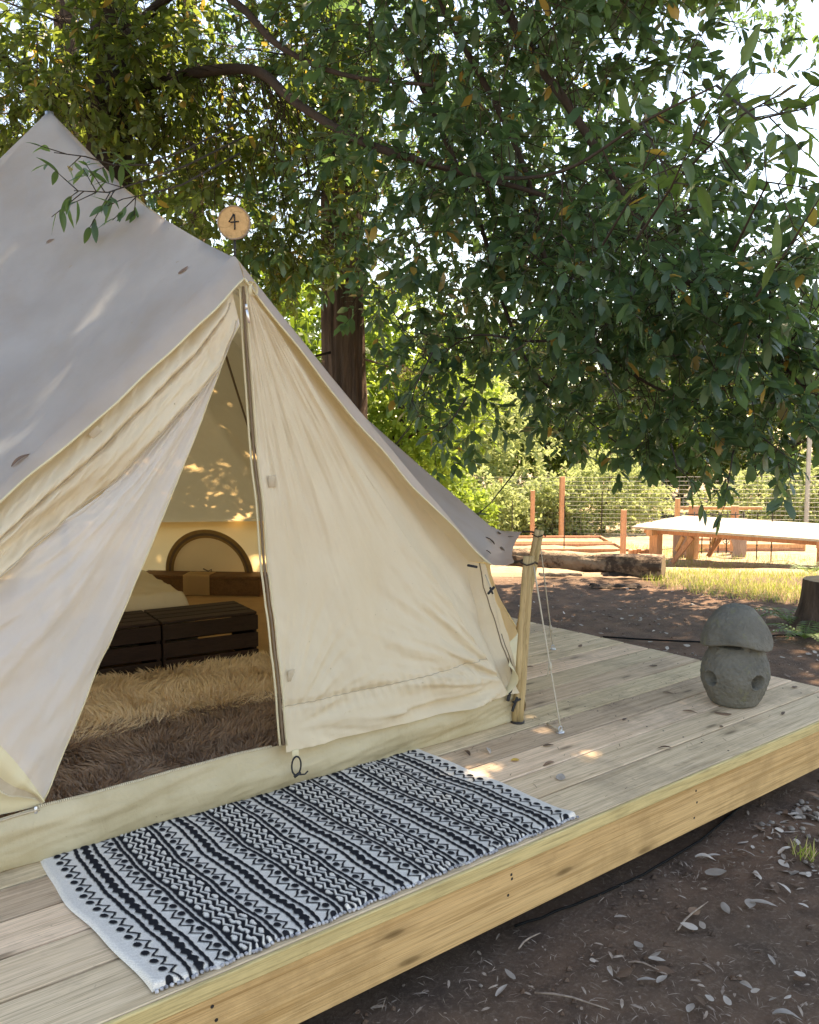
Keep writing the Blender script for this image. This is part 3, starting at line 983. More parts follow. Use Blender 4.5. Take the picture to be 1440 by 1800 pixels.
    def wp(x, z, o=0.0):
        return cen + du * x + nrm * (o - 0.12 * (0.58 - z) / 0.58) + Vector((0, 0, z))
    win = thing  # noqa (kept for readability)
    def arch(r0, r1, zb, zs, o):
        V = []; F = []
        m_ = 28
        for i in range(m_ + 1):
            a = PI * i / m_
            for r in (r0, r1):
                V.append(wp(r * math.cos(a), zb + math.sin(a) * r * zs, o))
        for i in range(m_):
            F.append((2 * i, 2 * i + 1, 2 * i + 3, 2 * i + 2))
        return V, F
    V, F = arch(0.0001, 0.315, 0.16, 1.0, 0.035)
    pane = part('window_pane', V, F, M['pane'], t)
    V, F = arch(0.305, 0.375, 0.155, 1.02, 0.045)
    part('window_frame', V, F, M['shelf_cloth'], pane)
    V, F = arch(0.325, 0.345, 0.155, 1.02, 0.052)
    part('window_zip', V, F, M['piping'], pane)
    s = Shape().tube([wp(-0.38, 0.155, 0.05), wp(0.38, 0.155, 0.05)], 0.014, 6)
    s.part('window_sill', M['shelf_cloth'], pane)
    s = Shape().tube([wp(-0.02, 0.17, 0.06), wp(-0.03, 0.20, 0.07), wp(0.0, 0.185, 0.07), wp(0.04, 0.205, 0.07)], 0.005, 5)
    s.part('window_tie', M['piping'], pane)
    return t, E, T_, panel, roof
M['pane'] = canvas('window_cloth', (0.86, 0.76, 0.58), (0.82, 0.72, 0.54), 0.2, fold=0.15)
M['shelf_cloth'] = plain('window_binding', (0.36, 0.24, 0.10), (0.30, 0.19, 0.08), 20, 0.9, 0.2, 90)
tent, EAVE, TIP, panel_fn, roof_obj = build_tent()

# posts and guy ropes at the eave corners
def post(foot, top, r, label):
    t = thing('corner_post', label, 'post', foot, 'posts that hold up the eave of the tent')
    foot, top = Vector(foot), Vector(top)
    ax = (top - foot).normalized()
    side = ax.cross(Vector((-SY, -CY_, 0))).normalized()
    for sgn, nm in ((-1, 'half_pole'), (1, 'half_pole')):
        s = Shape()
        o = side * sgn * r * 0.62
        s.tube([foot.lerp(top, i / 8) + o + side * 0.003 * nz(i * 1.3, sgn) for i in range(9)], [r * (1.0 - 0.006 * i) for i in range(9)], 10)
        s.part(nm, M['pole'], t)
    s = Shape().tube([foot + Vector((0, 0, 0.0)), foot + Vector((0.0, 0, 0.008))], r * 2.0, 10)
    s.part('foot_plate', M['iron'], t)
    return t
pA = on_z(910, 1270); pB = on_z(908, 1146)
topA = at_depth(930, 978, fwd(pA.x, pA.y) + 0.02)
topB = at_depth(948, 932, fwd(pB.x, pB.y) - 0.05)
post(pA, topA, 0.0168, 'pale split wooden post standing nearest at the right corner of the tent')
post(pB, topB, 0.0185, 'pale wooden post leaning behind the nearer one at the tent corner')

def guy(a, b, label, knot=0.62):
    loc = Vector(b)
    t = thing('guy_rope', label, 'rope', loc, 'guy ropes that run from the posts to the deck')
    s = Shape(); pts = [Vector(a).lerp(Vector(b), i / 16) - Vector((0, 0, 0.006 * math.sin(PI * i / 16))) for i in range(17)]
    s.tube(pts, 0.0036, 6).part('cord', M['rope'], t)
    k = Vector(a).lerp(Vector(b), knot)
    s = Shape(); s.tube([k, k + (Vector(b) - Vector(a)).normalized() * 0.04], 0.0075, 6); s.tube([k, k + Vector((-0.012, 0.0, -0.07))], 0.0035, 6)
    s.part('slider_knot', M['rope'], t)
b1, b2 = on_z(985, 1288) + Vector((0, 0, 0.028)), on_z(972, 1142) + Vector((0, 0, 0.028))
guy(topA + Vector((0.012, -0.02, -0.045)), b1, 'pale guy rope from the nearer corner post to the ring on the deck', 0.60)
guy(topB + Vector((0.01, 0.0, -0.08)), b2, 'pale guy rope from the farther corner post to the back of the deck', 0.80)
# tail of rope on the deck, and the lashings from the eave tips to the posts
s = Shape(); p = on_z(985, 1288); q = on_z(962, 1275)
s.tube([p + Vector((0, 0, 0.012)), q + Vector((0, 0, 0.008))], 0.006, 7)
s.solo('rope_tail', M['rope'], 'short loose rope end lying beside the ring bolt on the deck', 'rope', p)
for tip, top, lab in ((TIP[0], topA, 'thin cord lashing the tent eave to the nearer corner post'), (TIP[1], topB, 'thin cord lashing the tent eave to the farther corner post')):
    s = Shape(); e = top - Vector((0, 0, 0.03))
    s.tube([tip, tip.lerp(e, 0.6) + Vector((0, 0, 0.012)), e], 0.006, 6)
    s.tube([e + Vector((math.cos(a) * 0.04, math.sin(a) * 0.04, 0.006 * math.sin(3 * a))) for a in [2 * PI * k / 12 for k in range(13)]], 0.004, 6, False)
    s.solo('eave_lashing', M['twig'], lab, 'cord', tip)

# ------------------------------------------------------------------ number sign
def build_sign():
    c = at_depth(411, 391, 3.70)
    t = thing('number_sign', 'round wood slice sign with the number 4 on a stick at the tent peak', 'sign', c - Vector((0, 0, 0.16)))
    face = Vector((-SY, -CY_, -0.05)).normalized()
    right = Vector((CY_, -SY, 0)); up = right.cross(-face).normalized() * 1.0
    if up.z < 0: up = -up
    r = 0.067
    V = []; F = []
    m_ = 40
    rr = [r * (1 + 0.018 * nz(math.cos(2 * PI * k / m_) * 2, math.sin(2 * PI * k / m_) * 2)) for k in range(m_)]
    s = Shape()
    for j, (o, sc) in enumerate(((0.0, 0.0), (0.0, 0.5), (0.0, 0.94), (-0.012, 0.95))):
        for k in range(m_):
            a = 2 * PI * k / m_
            V.append(c + face * o + (right * math.cos(a) + up * math.sin(a)) * rr[k] * sc)
    for j in range(3):
        for k in range(m_):
            k2 = (k + 1) % m_
            F.append((j * m_ + k, j * m_ + k2, (j + 1) * m_ + k2, (j + 1) * m_ + k))
    s.add(V, F); s.part('slice_face', M['slice'], t, False)
    V = []; F = []
    for j, (o, sc) in enumerate(((0.002, 0.93), (0.002, 1.0), (-0.010, 1.02), (-0.014, 0.9), (-0.014, 0.0))):
        for k in range(m_):
            a = 2 * PI * k / m_
            V.append(c + face * o + (right * math.cos(a) + up * math.sin(a)) * rr[k] * sc)
    for j in range(4):
        for k in range(m_):
            k2 = (k + 1) % m_
            F.append((j * m_ + k, j * m_ + k2, (j + 1) * m_ + k2, (j + 1) * m_ + k))
    part('bark_rim', V, F, M['log'], t, False)
    s = Shape()
    g = lambda x, z: c + face * 0.0015 + right * x + up * z
    s.tube([g(0.001, 0.034), g(-0.008, 0.018), g(-0.019, 0.002), g(-0.010, 0.0005), g(0.010, 0.003), g(0.021, 0.004)], 0.0030, 6)
    s.tube([g(0.003, 0.032), g(0.004, 0.010), g(0.004, -0.020), g(0.003, -0.029)], 0.0030, 6)
    s.part('digit', M['ink'], t)
    s = Shape(); s.tube([c - Vector((0, 0, 0.03)) - face * 0.014, c - Vector((0, 0, 0.20)) - face * 0.014], 0.005, 6)
    s.part('stake', M['iron'], t)
build_sign()

# ------------------------------------------------------------------ woven rug
def build_rug():
    X0, X1, Y0, Y1 = 0.805, 2.352, 1.955, 2.868
    nu, nv = 600, 352
    u = np.linspace(0, X1 - X0, nu + 1); v = np.linspace(0, Y1 - Y0, nv + 1)
    U, Vv = np.meshgrid(u, v)
    def sm(x, w): return np.clip(0.5 - x / w, 0, 1)
    wob = 0.0026 * np.sin(Vv * 19 + U * 7) + 0.0014 * np.sin(Vv * 47 + U * 13 + 1)
    x = U + wob
    W = X1 - X0
    B0 = 0.131
    p = (W - 2 * B0) / 4
    q = (x - B0) / p
    kk = np.clip(np.round(q), 0, 4); d = np.abs(x - B0 - kk * p)          # distance to the nearest braid
    inside = (x > B0 - 0.04) & (x < W - B0 + 0.04)
    black = np.zeros_like(x); hgt = np.zeros_like(x)
    def addb(mask, h):
        nonlocal black, hgt
        black = np.maximum(black, mask); hgt = np.maximum(hgt, mask * h)
    e = 0.0024
    tri = lambda t: np.abs(((t) % 1.0) * 2 - 1)               # 0..1..0
    per = 0.049
    ph = 0.37 * kk
    jit = 0.0016 * np.sin(Vv * 211 + U * 90)
    def blob(period, phase, a, b, dist):
        return np.sqrt(((((Vv / period) + phase) % 1.0 - 0.5) * period / a) ** 2 + (dist / b) ** 2)
    # braid: two lines and a chain of tufts
    addb(sm(np.abs(d - 0.0285 + jit * .6) - 0.0066, e), 0.0035)
    addb(sm(blob(0.037, ph, 0.0175, 0.0145, d + jit) * 0.012 - 0.012, e), 0.0055)
    addb(sm(d - 0.0080, e), 0.003)
    # zigzag with dots beside each braid
    zc = 0.0600 + 0.0125 * (tri(Vv / per + ph) * 2 - 1)
    addb(sm(np.abs(d - zc + jit) - 0.0054, e), 0.0038)
    addb(sm(blob(per, ph + 0.0, 0.0140, 0.0108, d - 0.0770) * 0.010 - 0.010, e), 0.0045)
    addb(sm(np.abs(d - 0.0960 + jit * .5) - 0.0066, e), 0.003)
    addb(sm(np.abs(d - 0.1125 + jit * .5) - 0.0044, e), 0.003)
    # lattice band halfway between two braids
    c = np.abs(d - p / 2)
    band = (d > 0.1125)
    wz = 0.0215 + 0.0072 * (tri(Vv / per + ph) * 2 - 1)
    white = sm(np.abs(c - wz) - 0.0030, e)
    white = np.maximum(white, sm(blob(per, ph + 0.5, 0.0145, 0.0098, c + jit) * 0.011 - 0.011, e))
    white = np.maximum(white, sm(blob(per, ph + 0.0, 0.0145, 0.0066, c - 0.0350 + jit) * 0.009 - 0.009, e))
    black = np.where(band & inside, np.maximum(black, 1 - white), black)
    hgt = np.where(band & inside, 0.002 + white * 0.004, hgt)
    # ends: margin with one zigzag and dots only
    out = ~inside
    dm = np.minimum(x, W - x)
    b2 = sm(np.abs(dm - (0.068 + 0.0115 * (tri(Vv / per) * 2 - 1)) + jit) - 0.0054, e)
    b2 = np.maximum(b2, sm(blob(per, 0.5, 0.0140, 0.0112, dm - 0.0475) * 0.010 - 0.010, e))
    black = np.where(out, b2, black); hgt = np.where(out, b2 * 0.0042, hgt)
    # weave and body
    tw = 0.0006 * np.sin((U + Vv) * 1400) 
    ripple = 0.004 * np.sin(U * 9 + 1) * np.sin(Vv * 5) + 0.003 * np.sin(U * 23 + Vv * 6)
    edge = np.minimum(np.minimum(U, W - U), np.minimum(Vv, (Y1 - Y0) - Vv))
    body = 0.009 * np.sqrt(np.clip(edge / 0.012, 0, 1))
    curl = 0.016 * np.exp(-((W - U) ** 2 + Vv ** 2) / 0.004) + 0.012 * np.exp(-((U) ** 2 + Vv ** 2) / 0.006)
    Z = 0.001 + body + hgt * np.clip(edge / 0.01, 0, 1) + tw + np.clip(ripple, -0.002, 1) + curl * np.clip(edge / 0.004, 0.3, 1)
    edgew = 0.004 * np.sin(U * 60) + 0.003 * np.sin(U * 131 + 1)
    side = 0.006 * np.sin(Vv * 8.0) + 0.003 * np.sin(Vv * 21)
    XX = X0 + U + side * np.where(U < W / 2, 1 - U / W, U / W) - 0.006 - 0.020 * np.sin(Vv * 3.4) * (1 - U / W) ** 2 + 0.008 * np.sin(Vv * 3.4) * (U / W) ** 2
    YY = Y0 + Vv + edgew * np.exp(-Vv / 0.03)
    loc = Vector(((X0 + X1) / 2, (Y0 + Y1) / 2, 0))
    P = np.stack([XX - loc.x, YY - loc.y, Z], -1).reshape(-1, 3)
    ii = np.arange((nu + 1) * (nv + 1)).reshape(nv + 1, nu + 1)
    a, b, c_, dd = ii[:-1, :-1].ravel(), ii[:-1, 1:].ravel(), ii[1:, 1:].ravel(), ii[1:, :-1].ravel()
    T = np.concatenate([np.stack([a, b, c_], -1), np.stack([a, c_, dd], -1)])
    me = npmesh('woven_rug', P, T, True)
    col = me.color_attributes.new('yarn', 'FLOAT_COLOR', 'POINT')
    k_ = np.clip(black, 0, 1).reshape(-1, 1)
    var = (1 - 0.12 * nrng.random((len(k_), 1)))
    wc = np.array([[0.86, 0.81, 0.73]]); bc = np.array([[0.020, 0.021, 0.026]])
    C = (wc * (1 - k_) + bc * k_) * var
    C = np.concatenate([C, np.ones((len(C), 1))], 1).astype(np.float32)
    col.data.foreach_set('color', C.ravel())
    o = put('woven_rug', me, M['rug'], None, loc)
    tag(o, 'black and white woven rug with zigzag stripes in front of the tent door', 'rug')
    # tufted fringe knots along the near edge
    s = Shape()
    for i in range(120):
        uu = (i + R.random() * .6) / 120 * W
        p0 = Vector((X0 + uu, Y0 - 0.001 + 0.004 * math.sin(uu * 60), 0.006))
        s.box(p0 + Vector((0, -0.002, 0)), (0.0045, 0.005, 0.004), rot=rotz(R.uniform(-.6, .6)), bev=0.002)
    ORG[o.name] = loc
    s.part('edge_tuft', M['tuft'], o)['kind'] = 'stuff'
M['tuft'] = plain('cotton_tuft', (0.6, 0.6, 0.62), (0.12, 0.12, 0.14), 55, 0.95, 0.2, 200)
build_rug()

# ------------------------------------------------------------------ stone mushroom lantern
def build_lantern():
    base = Vector((3.985, 2.33, 0.0))
    t = thing('stone_lantern', 'grey stone mushroom shaped lantern with round holes on the deck', 'lantern', base)
    to_cam = math.atan2(-base.y, -base.x)
    def lathe(prof, n, fn=None):
        V = []; F = []
        for i, (r, z) in enumerate(prof):
            for k in range(n):
                a = 2 * PI * k / n
                rr = r
                p = Vector((math.cos(a) * rr, math.sin(a) * rr, z))
                if fn: p = fn(p, a, r, z)
                V.append(base + p)
        for i in range(len(prof) - 1):
            for k in range(n):
                k2 = (k + 1) % n
                F.append((i * n + k, i * n + k2, (i + 1) * n + k2, (i + 1) * n + k))
        return V, F
    def spl(keys, m_):
        out = []
        for i in range(m_ + 1):
            q = i / m_ * (len(keys) - 1); j = min(int(q), len(keys) - 2); a = q - j
            p0 = keys[max(j - 1, 0)]; p1 = keys[j]; p2 = keys[j + 1]; p3 = keys[min(j + 2, len(keys) - 1)]
            f = lambda w, x, y, z: 0.5 * (2 * x + (y - w) * a + (2 * w - 5 * x + 4 * y - z) * a * a + (3 * x - w - 3 * y + z) * a ** 3)
            out.append((max(0.0, f(p0[0], p1[0], p2[0], p3[0])), f(p0[1], p1[1], p2[1], p3[1])))
        return out
    body = spl([(0.0, 0.001), (0.085, 0.001), (0.112, 0.008), (0.134, 0.05), (0.155, 0.105), (0.163, 0.155), (0.156, 0.205), (0.138, 0.252), (0.122, 0.285), (0.10, 0.296), (0.0, 0.298)], 170)
    holes = [to_cam + math.radians(41), to_cam - math.radians(44), to_cam + math.radians(135), to_cam - math.radians(135)]
    def fb(p, a, r, z):
        nn = 0.004 * fbm(p.x * 14, p.y * 14, p.z * 14) + 0.0028 * fbm(p.x * 55, p.y * 55, p.z * 55)
        sc = 1 + nn / max(r, 0.02)
        q = Vector((p.x * sc, p.y * sc, p.z))
        for h in holes:
            da = (a - h + PI) % (2 * PI) - PI
            dd = math.hypot(da * 0.155, (z - 0.142))
            rim = math.exp(-((dd - 0.040) / 0.006) ** 2) * 0.003
            w = 1 - smooth(0.0345, 0.0362, dd)
            f = 1 - 0.78 * w + rim / 0.155
            q.x *= f; q.y *= f
        return q
    V, F = lathe(body, 320, fb)
    part('body', V, F, M['stone'], t)
    cap = spl([(0.0, 0.312), (0.09, 0.309), (0.138, 0.298), (0.160, 0.297), (0.168, 0.308), (0.162, 0.342), (0.142, 0.394), (0.112, 0.442), (0.074, 0.478), (0.030, 0.494), (0.0, 0.496)], 80)
    tilt = Matrix.Rotation(math.radians(2.5), 3, Vector((math.sin(to_cam), -math.cos(to_cam), 0)))
    def fc(p, a, r, z):
        nn = 0.006 * fbm(p.x * 10 + 3, p.y * 10, p.z * 10) + 0.003 * fbm(p.x * 50, p.y * 50, p.z * 50)
        sc = 1 + nn / max(r, 0.03)
        low = smooth(0.36, 0.30, z)
        q = Vector((p.x * sc, p.y * sc, p.z + 0.010 * low * math.sin(a * 2 + 0.8) - 0.006 * low * math.sin(a * 3)))
        piv = Vector((0, 0, 0.3))
        return tilt @ (q - piv) + piv
    V, F = lathe(cap, 120, fc)
    part('cap', V, F, M['stone'], t)
    for k in range(4):
        a = to_cam + math.radians(25 + 90 * k)
        c = base + Vector((math.cos(a) * 0.105, math.sin(a) * 0.105, 0.298))
        Shape().box(c, (0.018, 0.016, 0.016), rot=rotz(a), bev=0.004).part('spacer', M['stone'], t)
build_lantern()

# ------------------------------------------------------------------ inside the tent
CR = math.radians(-8.3)
def build_crate(c, label):
    t = thing('slatted_crate', label, 'crate', c, 'dark slatted crates at the foot of the bed')
    rz = rotz(CR)
    L, D, H = 0.545, 0.40, 0.295
    def sl(name, x, y, z, h):
        Shape().box(Vector(c) + rz @ Vector((x, y, z)), h, rot=rz, bev=0.003).part(name, M['crate'], t, False)
    for z in (0.045, 0.143, 0.243):
        for y in (-D / 2, D / 2):
            sl('slat', 0, y, z, (L / 2, 0.008, 0.042))
    for k in range(4):
        sl('slat', 0, -D / 2 + 0.055 + k * 0.097, H - 0.002, (L / 2, 0.042, 0.008))
    for x in (-L / 2 + 0.012, L / 2 - 0.012):
        sl('end_panel', x, 0, 0.143, (0.010, D / 2 - 0.012, 0.14))
    return t
rz = rotz(CR)
crA = Vector((2.50, 4.438, 0.014)) + rz @ Vector((-0.275, 0.20, 0))
crB = crA + rz @ Vector((-0.556, 0.0, 0))
build_crate(crA, 'dark brown slatted crate at the right foot of the bed')
build_crate(crB, 'dark brown slatted crate half hidden behind the insect screen')

def build_bed():
    o = Vector((2.34, 4.88, 0.014))
    t = thing('bed', 'low bed with cream sheet behind the dark crates', 'bed', o)
    rz = rotz(CR)
    Wd, L = 0.66, 1.75
    def top(u, v):
        x = -Wd * u; y = L * v
        e = min(u * Wd, (1 - u) * Wd, v * L, (1 - v) * L)
        h = 0.20 + 0.17 * smooth(0, 0.07, e) + 0.018 * fbm(u * 3, v * 5, 1) + 0.008 * fbm(u * 9, v * 14, 2)
        if e <= 0: h = 0.08
        return o + rz @ Vector((x, y, h))
    Shape().grid(top, 40, 90).part('mattress', M['sheet'], t)
    Shape().box(o + rz @ Vector((-Wd / 2, L / 2, 0.07)), (Wd / 2 - 0.012, L / 2 - 0.012, 0.07), rot=rz, bev=0.01).part('bed_base', M['crate'], t, False)
    # pillow
    c = o + rz @ Vector((-0.30, L - 0.24, 0.40))
    s = Shape()
    def pil(u, v):
        a = 2 * PI * u; b = PI * (v - 0.5)
        sx = math.copysign(abs(math.cos(a)) ** 0.55, math.cos(a)) * max(0, math.cos(b)) ** 0.5
        sy = math.copysign(abs(math.sin(a)) ** 0.55, math.sin(a)) * max(0, math.cos(b)) ** 0.5
        return c + rz @ Vector((sx * 0.27, sy * 0.19, 0.06 * math.sin(b) + 0.006 * nz(sx * 3, sy * 3)))
    s.grid(pil, 40, 16)
    s.solo('pillow', M['sheet'], 'cream pillow at the far end of the bed', 'pillow', c)
build_bed()

def build_shelf():
    a = on_z(300, 1052, 0.014); b = on_z(470, 1052, 0.014)
    k = 3
    W0, W1 = ring(k, RB - 0.28, 0), ring(k + 1, RB - 0.28, 0)
    du = (W1 - W0).normalized(); nrm = (AX - (W0 + W1) / 2); nrm.z = 0; nrm.normalize()
    c = W0.lerp(W1, 0.48)
    t = thing('low_shelf', 'long low dark wooden shelf below the arched tent window', 'shelf', c + Vector((0, 0, 0.014)))
    an = math.atan2(du.y, du.x)
    Shape().box(c + Vector((0, 0, 0.165)), (0.52, 0.12, 0.012), rot=rotz(an), bev=0.003).part('top_board', M['shelf'], t, False)
    Shape().box(c + Vector((0, 0, 0.085)) + nrm * 0.105, (0.50, 0.010, 0.066), rot=rotz(an), bev=0.003).part('front_board', M['shelf'], t, False)
    for sg in (-1, 1):
        Shape().box(c + Vector((0, 0, 0.084)) + du * 0.49 * sg, (0.012, 0.11, 0.068), rot=rotz(an), bev=0.003).part('side_board', M['shelf'], t, False)
    cc = c + nrm * 0.125 + du * 0.0
    def cloth(u, v):
        x = lerp(-0.11, 0.11, u)
        p = c + du * (x + 0.02)
        if v < 0.35:
            q = p + nrm * lerp(-0.05, 0.128, v / 0.35); q.z = 0.183 + 0.003 * nz(u * 5, v * 5)
        else:
            q = p + nrm * (0.130 + 0.012 * math.sin(u * 9) * (v - 0.35)); q.z = lerp(0.182, 0.02, (v - 0.35) / 0.65)
        return q
    s = Shape().grid(cloth, 14, 20)
    s.solo('cloth', M['canvas_in'], 'tan cloth draped over the low shelf inside the tent', 'cloth', cc)
build_shelf()

def fleece(name, label, outline, z0, n, ln, mat, seed, cat='rug'):
    """outline: list of plan points; strands rooted on a humped pad"""
    rg = random.Random(seed)
    xs = [p[0] for p in outline]; ys = [p[1] for p in outline]
    c = Vector((sum(xs) / len(xs), sum(ys) / len(ys), z0))
    def inside(x, y):
        r = False; j = len(outline) - 1
        for i in range(len(outline)):
            xi, yi = outline[i]; xj, yj = outline[j]
            if (yi > y) != (yj > y) and x < (xj - xi) * (y - yi) / (yj - yi) + xi: r = not r
            j = i
        return r
    t = thing(name, label, cat, c)
    m_ = len(outline)
    V = []; F = []
    rings_ = [(1.0, 0.002), (0.97, 0.02), (0.8, 0.035), (0.45, 0.04), (0.0, 0.042)]
    for sc, z in rings_:
        for (x, y) in outline:
            V.append((lerp(c.x, x, sc), lerp(c.y, y, sc), z0 + z))
    for i in range(len(rings_) - 1):
        for k in range(m_):
            k2 = (k + 1) % m_
            F.append((i * m_ + k, i * m_ + k2, (i + 1) * m_ + k2, (i + 1) * m_ + k))
    part('hide', V, F, M[mat], t)
    P = []
    while len(P) < n:
        x, y = rg.uniform(min(xs), max(xs)), rg.uniform(min(ys), max(ys))
        if inside(x, y): P.append((x, y))
    P = np.array(P)
    root = np.concatenate([P, np.full((n, 1), z0 + 0.028)], 1)
    fl = np.array([[nz(x * 3.1, y * 3.1, seed) * 3 + nz(x * 11, y * 11, seed + 5) * 2, nz(x * 3.1, y * 3.1, seed + 9) * 3 + nz(x * 11, y * 11, seed + 12) * 2] for x, y in P])
    rngl = np.random.default_rng(seed)
    d = np.concatenate([fl * 0.45 + rngl.normal(0, 0.35, (n, 2)), np.full((n, 1), 0.9)], 1)
    d /= np.linalg.norm(d, axis=1, keepdims=True)
    L = ln * rngl.uniform(0.55, 1.15, (n, 1))
    sd = np.cross(d, rngl.normal(0, 1, (n, 3))); sd /= np.linalg.norm(sd, axis=1, keepdims=True)
    w = 0.0026
    bend = np.concatenate([fl * 0.3, np.full((n, 1), -0.25)], 1)
    mid = root + d * L * 0.55
    tip = root + d * L + bend * L * 0.6
    Vn = np.stack([root - sd * w, root + sd * w, mid - sd * w, mid + sd * w, tip], 1).reshape(-1, 3) - np.array(c)
    b = np.arange(n)[:, None] * 5
    T = np.concatenate([b + np.array([[0, 1, 3]]), b + np.array([[0, 3, 2]]), b + np.array([[2, 3, 4]])])
    o = put('fleece', npmesh('fleece', Vn, T), M[mat], t)
    o['kind'] = 'stuff'
fleece('sheepskin_rug', 'cream long haired sheepskin on the tent floor before the crates',
       [(0.75, 3.70), (1.2, 3.62), (1.7, 3.66), (2.2, 3.60), (2.75, 3.66), (2.85, 4.0), (2.72, 4.36), (2.3, 4.43), (1.8, 4.50), (1.3, 4.56), (0.8, 4.5), (0.66, 4.1)], 0.014, 26000, 0.075, 'fur_cream', 3)
fleece('sheepskin_rug', 'grey brown sheepskin on the tent floor just inside the door',
       [(0.62, 2.96), (1.1, 2.92), (1.6, 2.92), (2.1, 2.95), (2.5, 3.05), (2.6, 3.4), (2.45, 3.74), (1.9, 3.70), (1.4, 3.78), (0.9, 3.74), (0.6, 3.5)], 0.014, 30000, 0.06, 'fur_brown', 5)

# ------------------------------------------------------------------ foliage tools
def unit(a): return a / np.maximum(1e-9, np.linalg.norm(a, axis=1, keepdims=True))

def leaf_np(P, D, Nn, L, W):
    """6-vertex bent leaves -> verts, tris"""
    n = len(P)
    S = unit(np.cross(D, Nn)); Nn = np.cross(S, D)
    L = L[:, None]; W = W[:, None]
    r = lambda t, w, h: P + D * L * t + S * W * w + Nn * L * h
    V = np.stack([r(0, 0, 0), r(.27, -.46, .05), r(.27, .46, .05), r(.74, -.44, .035), r(.74, .44, .035), r(1.0, 0, -.07)], 1).reshape(-1, 3)
    b = np.arange(n)[:, None] * 6
    T = np.concatenate([b + np.array([[0, 2, 1]]), b + np.array([[1, 2, 4]]), b + np.array([[1, 4, 3]]), b + np.array([[3, 4, 5]])])
    return V, T

def stick_np(A, B, ra, rb):
    n = len(A)
    d = unit(B - A)
    s = unit(np.cross(d, np.tile([[0.31, 0.17, 0.93]], (n, 1)))); u = np.cross(d, s)
    V = []
    for c, r in ((A, ra), (B, rb)):
        for k in range(3):
            a = 2 * PI * k / 3
            V.append(c + s * math.cos(a) * r + u * math.sin(a) * r)
    V = np.stack(V, 1).reshape(-1, 3)
    b = np.arange(n)[:, None] * 6
    T = []
    for k in range(3):
        k2 = (k + 1) % 3
        T += [b + np.array([[k, k2, 3 + k2]]), b + np.array([[k, 3 + k2, 3 + k]])]
    return V, np.concatenate(T)

def twig_leaves(O, D, ln, per, leaf, rg, droop=0.3, ratio=0.34, spread=0.75):
    """leafy twigs starting at O along D"""
    n = len(O)
    Pl, Dl, Nl = [], [], []
    B = O + D * ln[:, None] + np.array([[0, 0, -1]]) * (droop * ln[:, None] * 0.35)
    for k in range(per):
        t = 0.40 + 0.60 * ((k + rg.random(n)) / per) ** 0.7
        P = O + (B - O) * t[:, None]
        side = unit(np.cross(D, rg.normal(0, 1, (n, 3))))
        d = unit(D * (0.35 + 0.5 * t[:, None]) + side * spread + np.array([[0, 0, -droop * 0.5]]))
        nn = unit(np.array([[0, 0, 1]]) + rg.normal(0, 0.45, (n, 3)))
        Pl.append(P); Dl.append(d); Nl.append(nn)
    P = np.concatenate(Pl); D2 = np.concatenate(Dl); N2 = np.concatenate(Nl)
    L = leaf * rg.uniform(0.45, 1.3, len(P)); W = L * ratio * rg.uniform(0.8, 1.15, len(P))
    return leaf_np(P, D2, N2, L, W), (O, B)

def in_ellipsoids(ells, n, rg, freq, thr, shell=0.0):
    """ells: (centre, (rx, ry, rz), weight); returns points, outward directions"""
    w = np.array([e[2] for e in ells], float); w /= w.sum()
    out, dirs = [], []
    while len(out) < n:
        e = ells[rg.choice(len(ells), p=w)]
        q = rg.normal(0, 1, 3); q /= np.linalg.norm(q)
        rad = (shell + (1 - shell) * rg.random()) ** (1 / 2.4)
        p = np.array(e[0]) + q * np.array(e[1]) * rad
        if thr > -1 and nz(p[0] * freq + 3, p[1] * freq, p[2] * freq) < thr:
            continue
        out.append(p); dirs.append(q)
    return np.array(out), np.array(dirs)

def merge(parts):
    Vs, Ts, n = [], [], 0
    for V, T in parts:
        Vs.append(V); Ts.append(T + n); n += len(V)
    return np.concatenate(Vs), np.concatenate(Ts)

def npart(name, V, T, mat, parent, kind=None, smooth_=False):
    o = put(name, npmesh(name, V - np.array(org_of(parent)), T, smooth_), mat, parent)
    ORG[o.name] = org_of(parent)
    if kind: o['kind'] = kind
    return o

def trunk_pts(foot, top, n=10, wob=0.12, seed=0):
    foot, top = Vector(foot), Vector(top)
    return [foot.lerp(top, i / n) + Vector((nz(i * .6, seed), nz(i * .6, seed + 9), 0)) * wob * (i / n if i else 0) for i in range(n + 1)]

